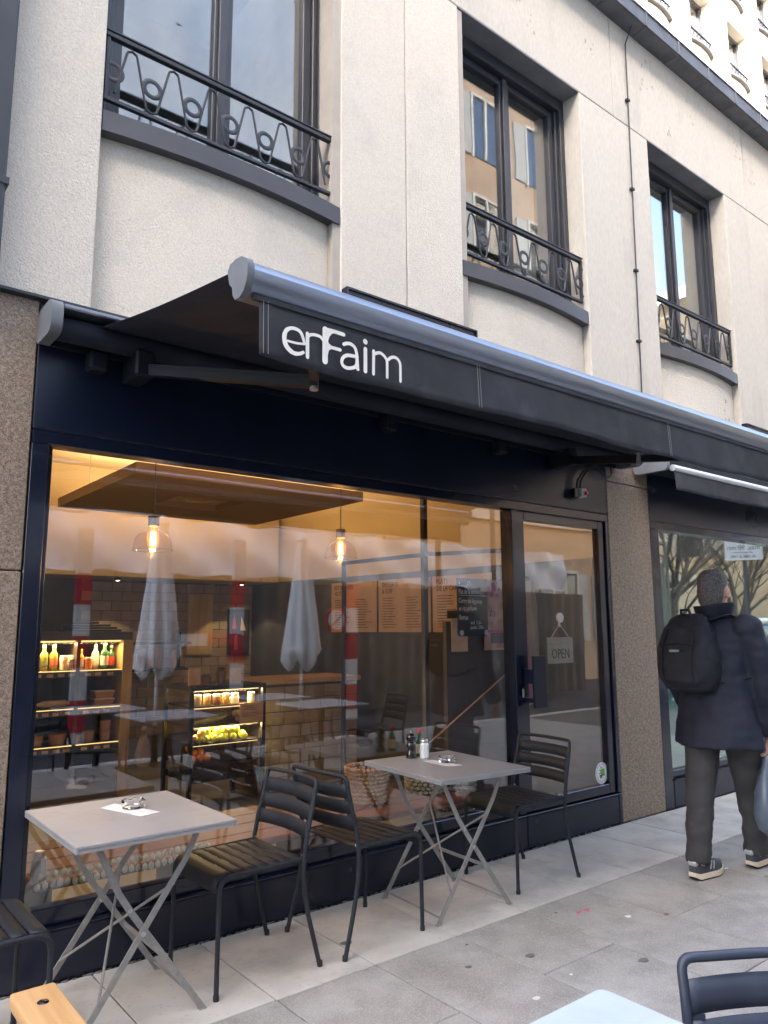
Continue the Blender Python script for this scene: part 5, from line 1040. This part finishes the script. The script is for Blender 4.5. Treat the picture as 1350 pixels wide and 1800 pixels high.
# ================================================================== tall building set back behind the cornice
tw = tag(empty('tall_building', (22, 6.75, 0)), 'tall sunlit cream building with rows of small dark windows above the cornice', 'building')
TY = 6.75; xs0 = 19.19-1.37
B('wall_base', 'stone_smooth', tw, 9, TY+.1, 5, 44, TY+6, 18.0)
rows = (19.3, 22.33, 25.36, 28.4); cols = [xs0+2.43*k for k in range(-4, 9)]
for r, zs in enumerate(rows):
    zt = zs+1.95; zn = zs+3.03
    if r == 0: B('wall_band', 'stone_smooth', tw, 9, TY, 18.0, 44, TY+6, zs-.9)
    for x in cols: B('pilaster', 'stone_smooth', tw, x+1.37, TY, zs-.9, x+2.43, TY+.6, zn-.9-.004, bev=.01)
    for x in cols:
        N = 10; X = [x+1.37*k/N for k in range(N+1)]; xm = x+.685
        MB().prism([(a, TY+bow(a, xm, .685, .12, .02), zs-.9) for a in X]+[(x+1.37, TY+.6, zs-.9), (x, TY+.6, zs-.9)], (0, 0, .82)).build('spandrel', 'stone_smooth', tw, smooth=True)
        MB().prism([(a, TY+bow(a, xm, .685, .0, -.09), zs-.08) for a in X]+[(x+1.368, TY+.4, zs-.08), (x, TY+.4, zs-.08)], (0, 0, .08)).build('sill', 'sill_metal', tw, smooth=True, angle=30)
        B('lintel', 'stone_smooth', tw, x, TY+.02, zt, x+1.37, TY+.6, zn-.9-.004)
        wn = B('window', 'frame_grey', tw, x+.001, TY+.30, zs, x+.10, TY+.44, zt); B('frame', 'frame_grey', wn, x+1.27, TY+.30, zs, x+1.369, TY+.44, zt); B('frame', 'frame_grey', wn, x+.10, TY+.30, zt-.12, x+1.27, TY+.44, zt); B('mullion', 'frame_grey', wn, x+.64, TY+.32, zs, x+.73, TY+.42, zt-.12)
        B('pane', 'far_glass', wn, x+.101, TY+.37, zs, x+1.269, TY+.376, zt-.121)
        B('curtain', 'blind_white', wn, x+.2, TY+.5, zs, x+.55, TY+.52, zt)
        g = B('guard', 'iron', tw, x+.01, TY+.04, zs+.40, x+1.36, TY+.09, zs+.45); B('bottom_rail', 'iron', g, x+.01, TY+.05, zs+.06, x+1.36, TY+.08, zs+.09)
        q = MB()
        for k in range(7):
            c = x+.1+k*.19; q.bar((c-.07, TY+.065, zs+.09), (c, TY+.065, zs+.40), .02, .02, (0, 1, 0)).bar((c, TY+.065, zs+.40), (c+.07, TY+.065, zs+.09), .02, .02, (0, 1, 0))
        q.build('wave_bar', 'iron', g)
B('back_wall', 'dark_room', tw, 9, TY+1.2, 18.1, 44, TY+1.3, 31)

# ================================================================== the other side of the street (seen in the glass)
YO = -10.2
pm('ochre', (.44, .33, .24), (.50, .38, .28), 1.5, .9, stain=(.34, .25, .19, .4), stain_scale=1); pm('shutter', (.42, .43, .42), rough=.7); pm('white_trim', (.6, .58, .54), rough=.8); pm('tarp', (.62, .66, .72), (.70, .74, .80), 2, .5, bump=.3, bscale=2, aniso=(1, 1, .3)); pm('tarp_blue', (.42, .48, .57), (.50, .56, .64), 2, .5, bump=.3, bscale=2, aniso=(1, 1, .3)); pm('pale_yellow', (.56, .47, .33), (.62, .53, .38), 1.2, .9); pm('room_black', (.03, .035, .045), rough=.9)
sb_ = tag(empty('scaffolded_building', (-6, YO-4, 0)), 'building wrapped in pale scaffold sheeting across the street, mirrored in the upper window', 'building')
B('wall', 'pale_yellow', sb_, -34, YO-8, -.1, 10.9, YO, 17.6)
q = MB(); 
def tarp(i, j):
    u, v = i/119, j/29; x = -20+30.5*u; z = 3.3+14*v; return (x, YO+1.3+.10*math.sin(x*2.1)+.05*math.sin(x*5.7+z)+.06*math.sin(z*1.57), z+.05*math.sin(x*1.3))
q.grid(tarp, 120, 30); q.build('sheeting', 'tarp_blue', sb_, smooth=True, angle=180)
for k in range(12):
    x = -20+2.7*k
    MB().tube([(x, YO+1.2, 0), (x, YO+1.2, 17)], .03, 6).build('scaffold_pole', 'zinc', sb_)
for z in (3.2, 5.2, 7.2, 9.2, 11.2, 13.2, 15.2): MB().tube([(-20, YO+1.2, z), (10.4, YO+1.2, z)], .03, 6).build('scaffold_rail', 'zinc', sb_)
ob = tag(empty('ochre_building', (16, YO-4, 0)), 'ochre building with grey shutters across the street, mirrored in the middle upper window', 'building')
B('wall', 'ochre', ob, 11, YO-8, -.1, 23, YO, 18.4); B('roof_cornice', 'white_trim', ob, 10.9, YO-8.1, 18.4, 23.1, YO+.4, 18.9); B('string_course', 'white_trim', ob, 11, YO-.1, 4.2, 23, YO+.12, 4.45)
for zs in (1.0, 5.4, 8.6, 11.8, 15.0):
    for x in (12.2, 14.6, 17.0, 19.4, 21.6):
        wn = B('window', 'room_black', ob, x, YO+.004, zs, x+1.0, YO+.02, zs+1.9); 
        for a in ((x-.08, zs-.08, x, zs+1.98), (x+1.0, zs-.08, x+1.08, zs+1.98), (x, zs+1.9, x+1.0, zs+1.98), (x+.46, zs, x+.54, zs+1.9)): B('frame', 'white_trim', wn, a[0], YO+.005, a[1], a[2], YO+.08, a[3])
        B('pane', 'shop_glass', wn, x, YO+.03, zs, x+1.0, YO+.036, zs+1.9)
        for xx in (x-.58, x+1.10): B('shutter', 'shutter', wn, xx, YO+.01, zs-.02, xx+.48, YO+.06, zs+1.9)
yb = tag(empty('corner_building', (31, -16, 0)), 'pale yellow sunlit building at the far corner, mirrored in the right upper window', 'building')
B('wall', 'pale_yellow', yb, 27, -26, -.1, 38, -7.5, 14.2); B('roof_cornice', 'white_trim', yb, 26.7, -26.2, 14.2, 38, -7.3, 14.7)
for zs in (4, 7.4, 10.8):
    for y in (-9.5, -12, -14.5, -17): wn = B('window', 'room_black', yb, 26.985, y, zs, 26.996, y+1, zs+1.9); B('shutter', 'shutter', wn, 26.94, y-.55, zs, 26.984, y-.02, zs+1.9); B('shutter', 'shutter', wn, 26.94, y+1.02, zs, 26.984, y+1.55, zs+1.9)
gw = tag(empty('garden_wall', (40, YO, 0)), 'pale stone garden wall with coping down the street, mirrored in the next shop window', 'wall')
B('wall', 'stone_smooth', gw, 23.2, YO-.5, -.1, 70, YO, 2.9); B('coping', 'white_trim', gw, 23.2, YO-.7, 2.9, 70, YO+.2, 3.15); B('base_course', 'stone_smooth', gw, 23.2, YO, -.1, 70, YO+.15, .6)
fb = tag(empty('far_building', (60, -40, 0)), 'far pale building beyond the garden wall, mirrored in the next shop window', 'building'); B('wall', 'pale_yellow', fb, 40, -60, -.1, 130, -26, 22); B('roof', 'white_trim', fb, 39.5, -60, 22, 130, -25.5, 22.6)
for k in range(36): kx, kz = 42+(k % 12)*4, 3+4*(k//12); wn = B('window', 'room_black', fb, kx, -25.99, kz, kx+1.3, -25.95, kz+2.4); B('shutter', 'shutter', wn, kx-.7, -25.99, kz, kx-.05, -25.93, kz+2.4)
# construction barrier with red and white posts
pm('stripe_red', (.36, .02, .04), rough=.45); pm('stripe_white', (.52, .52, .53), rough=.45); pm('corrugated', (.075, .072, .072), (.10, .097, .096), 3, .5, metal=.2)
cb = tag(empty('construction_barrier', (5, -6, 0)), 'red and white site barrier across the street, mirrored in the shop window', 'barrier')
for x in (2.88, 4.96, 6.92):
    for k in range(7): B('post_band', 'stripe_white' if k % 2 == 0 else 'stripe_red', cb, x-.085, -6.03, max(.02, -.2+k*.375), x+.085, -5.95, -.2+k*.375+(.373 if k < 6 else .55))
for k in range(2): B('plank_band', 'stripe_red' if k % 2 else 'stripe_white', cb, 4.0+k*.5, -5.945, 1.16, 4.0+k*.5+.498, -5.92, 1.32)
q = MB(); N = 240
q.grid(lambda i, j: (1.2+13*i/(N-1), -7.1+.02*math.sin(i*1.1), .0+2.1*j), N, 2); q.build('corrugated_fence', 'corrugated', cb, smooth=True, angle=180)
for x in (8.75, 10.1):
    B('perforated_post', 'zinc', cb, x-.05, -6.0, 0, x+.05, -5.96, 3.6); q = MB()
    for k in range(30): q.box(x-.012, -5.958, .1+k*.115, x+.012, -5.955, .13+k*.115)
    q.build('post_holes', 'black_steel', cb)
ts = tag(empty('round_sign', (6.72, -5.9, 1.45)), 'round red and white road sign on the barrier, mirrored in the window', 'sign'); MB().prism(disc(6.55, -5.88, 1.5, .2, .2, 28), (0, -.02, 0)).build('rim', 'stripe_red', ts); MB().prism(disc(6.55, -5.86, 1.5, .145, .145, 28), (0, -.018, 0)).build('face', 'stripe_white', ts); MB().bar((6.45, -5.855, 1.41), (6.65, -5.855, 1.59), .035, .006, (0, 1, 0)).build('bar', 'ink', ts)
# white site sheet hung between poles above the barrier
sw_ = tag(empty('site_sheet', (9, -9.4, 2.4)), 'white plastic sheet hung above the site fence, mirrored as a pale band', 'sheet')
q = MB(); q.grid(lambda i, j: (2.6+13*i/149, -8.7+.05*math.sin(i*.9)+.04*math.sin(i*.37+j), 2.3+.92*j/7+.02*math.sin(i*.5)), 150, 8); q.build('sheet', 'tarp', sw_, smooth=True, angle=180)
# closed parasols
pm('canvas', (.74, .75, .76), (.80, .81, .82), 6, .85)
def parasol(x, y, lab):
    t = tag(empty('closed_parasol', (x, y, 0)), lab, 'parasol', 'closed parasols mirrored in the window')
    R_ = []
    for k in range(26):
        v = k/25; z = 2.46-1.5*v; r = .045+.17*v**.8+(.02*math.sin(v*30))*0; r = r if v < .93 else r*(1-(v-.93)*6)
        R_.append([(x+r*(1+.22*v*math.cos(8*a+2*v))*math.cos(a), y+r*(1+.22*v*math.cos(8*a+2*v))*math.sin(a), z+(.07*math.sin(3*a) if k > 22 else 0)) for a in [2*math.pi*i/48 for i in range(48)]])
    MB().loft(R_).build('canopy', 'canvas', t, smooth=True, angle=180)
    MB().lathe([(.0, .1), (.05, .07), (.075, 0), (.02, 0)], (x, y, 2.42), 8).build('crown', 'canvas', t)
    MB().tube([(x, y, .05), (x, y, 2.5)], .02, 10).build('pole', 'white_alu', t, smooth=True); B('base', 'black_steel', t, x-.28, y-.28, 0, x+.28, y+.28, .06, bev=.01); MB().tube([(x, y, .06), (x, y, .45)], .035, 10).build('sleeve', 'black_steel', t, smooth=True)
parasol(2.97, -3.85, 'left closed white parasol mirrored behind the left lamp'); parasol(4.87, -4.2, 'right closed white parasol mirrored in the middle of the shop window')
# parking sign, bare tree and parked car down the street (mirrored in the next shop's pane)
pm('sign_blue', (.03, .12, .40), rough=.4); pm('sign_white', (.70, .74, .78), rough=.4); pm('bark', (.10, .085, .07), (.15, .13, .11), 14, .9, bump=.5, bscale=30)
ps = tag(empty('parking_sign', (10.0, -1.45, 0)), 'blue parking sign reading max. 90 min, mirrored in the next shop window', 'sign')
MB().tube([(10.06, -1.38, 0), (10.06, -1.38, 2.9)], .03, 10).build('post', 'zinc', ps, smooth=True)
SR = Euler((R(90), 0, R(-90-20))); nrm = Vector((-math.cos(R(20)), math.sin(R(20)) , 0)); tx = Vector((-math.sin(R(20)), -math.cos(R(20)), 0))
c0 = Vector((9.99, -1.35, 0))
def plate(name, mat, u0, u1, z0, z1, off, th=.004):
    a = c0+tx*u0+nrm*off; b = c0+tx*u1+nrm*off; MB().prism([(a.x, a.y, z0), (b.x, b.y, z0), (b.x, b.y, z1), (a.x, a.y, z1)], nrm*th).build(name, mat, ps)
plate('panel', 'sign_blue', -.23, .23, 2.56, 3.0, 0); plate('plate', 'sign_white', -.23, .23, 2.25, 2.55, 0)
def stext(s, size, u, z, mat='ink', sx=1):
    p = c0+tx*u+nrm*.0052; text('sign_text', s, size, (p.x, p.y, z), SR, mat, ps, 'CENTER', sx=sx)
stext('P', .34, 0, 2.66, 'sign_white'); stext('max. 90 min', .09, 0, 2.39, sx=.9); stext('lundi-vendredi', .04, 0, 2.495); stext('parcage autorisé', .035, 0, 2.345); stext('de 08h à 19h', .058, 0, 2.28)
def bare_tree(x, y, h, lab, seed):
    t = tag(empty('bare_tree', (x, y, 0)), lab, 'tree', 'bare trees mirrored in the next shop window'); rnd = random.Random(seed); tr = MB(); cr = MB()
    def grow(p, d, L_, r, lev):
        pts = [p]; rr = [r]; q_ = p.copy(); dd = d.copy(); n = 4
        for k in range(n):
            dd = (dd+Vector((rnd.uniform(-.3, .3), rnd.uniform(-.3, .3), rnd.uniform(-.1, .2)))*.6).normalized(); q_ = q_+dd*L_/n; pts.append(q_.copy()); rr.append(r*(1-.5*(k+1)/n))
        (tr if lev < 2 else cr).tube(pts, rr, 7 if lev < 2 else 4, cap=False)
        if lev < 5:
            for k in range(3 if lev else 7):
                b_ = pts[rnd.randint(1 if lev else 2, n)]; nd = (dd+Vector((rnd.uniform(-1, 1), rnd.uniform(-1, 1), rnd.uniform(-.25, .8)))*1.0).normalized(); grow(b_.copy(), nd, L_*rnd.uniform(.55, .78), r*.5, lev+1)
    grow(Vector((x, y, 0)), Vector((0, 0, 1)), h*.42, .085, 0)
    tr.build('trunk', 'bark', t, smooth=True); tag(cr.build('twigs', 'bark', t), kind='stuff')
bare_tree(15.5, -5.6, 7, 'nearer bare street tree mirrored in the next shop window', 3); bare_tree(19.5, -6.3, 8, 'farther bare street tree mirrored in the next shop window', 5); bare_tree(23.5, -8.2, 7, 'third bare street tree mirrored in the next shop window', 11); bare_tree(13.0, -4.4, 6, 'small bare street tree mirrored in the next shop window', 8)
# parked car
pm('car_white', (.62, .68, .70), rough=.2, coat=.8); pm('car_glass', (.02, .04, .045), rough=.05, coat=.5); pm('tyre', (.015, .015, .015), rough=.8)
cr_ = tag(empty('parked_car', (14, -3.6, 0)), 'white car parked along the street, mirrored in the next shop window', 'car')
def car_sec(x, w, zl, zh): return [(x, -3.6+w*math.cos(a)*(abs(math.cos(a))**-.4 if abs(math.cos(a)) > .05 else 1)*.9, zl+(zh-zl)*(.5+.5*math.sin(a)*(abs(math.sin(a))**-.4 if abs(math.sin(a)) > .05 else 1)*.9)) for a in [2*math.pi*(k+.5)/20 for k in range(20)]]
MB().loft([car_sec(*s) for s in ((12.0, .6, .35, .75), (12.1, .8, .25, .9), (12.8, .86, .22, .98), (14.0, .88, .22, 1.0), (15.3, .87, .22, 1.02), (16.0, .8, .28, .95), (16.1, .6, .4, .8))]).build('body', 'car_white', cr_, smooth=True, angle=180)
MB().loft([car_sec(*s) for s in ((12.85, .7, .9, 1.0), (13.5, .68, .9, 1.42), (14.2, .68, .9, 1.5), (15.0, .66, .9, 1.46), (15.8, .64, .9, 1.0))]).build('cabin', 'car_glass', cr_, smooth=True, angle=180)
B('roof', 'car_white', cr_, 13.45, -4.15, 1.40, 15.0, -3.05, 1.53, bev=.05, seg=3, smooth=True)
for x in (12.8, 15.2):
    for y in (-4.4, -2.8): wh = MB().tube([(x, y-.1, .32), (x, y+.1, .32)], .32, 24).build('wheel', 'tyre', cr_, smooth=True, angle=40); MB().tube([(x, y-.105, .32), (x, y+.105, .32)], .2, 20).build('rim', 'cap_grey', wh)
for y in (-4.2, -3.0): MB().ball((12.05, y, .72), .11, 2, (.5, 1.2, .7)).build('headlight', 'sign_white', cr_, smooth=True)
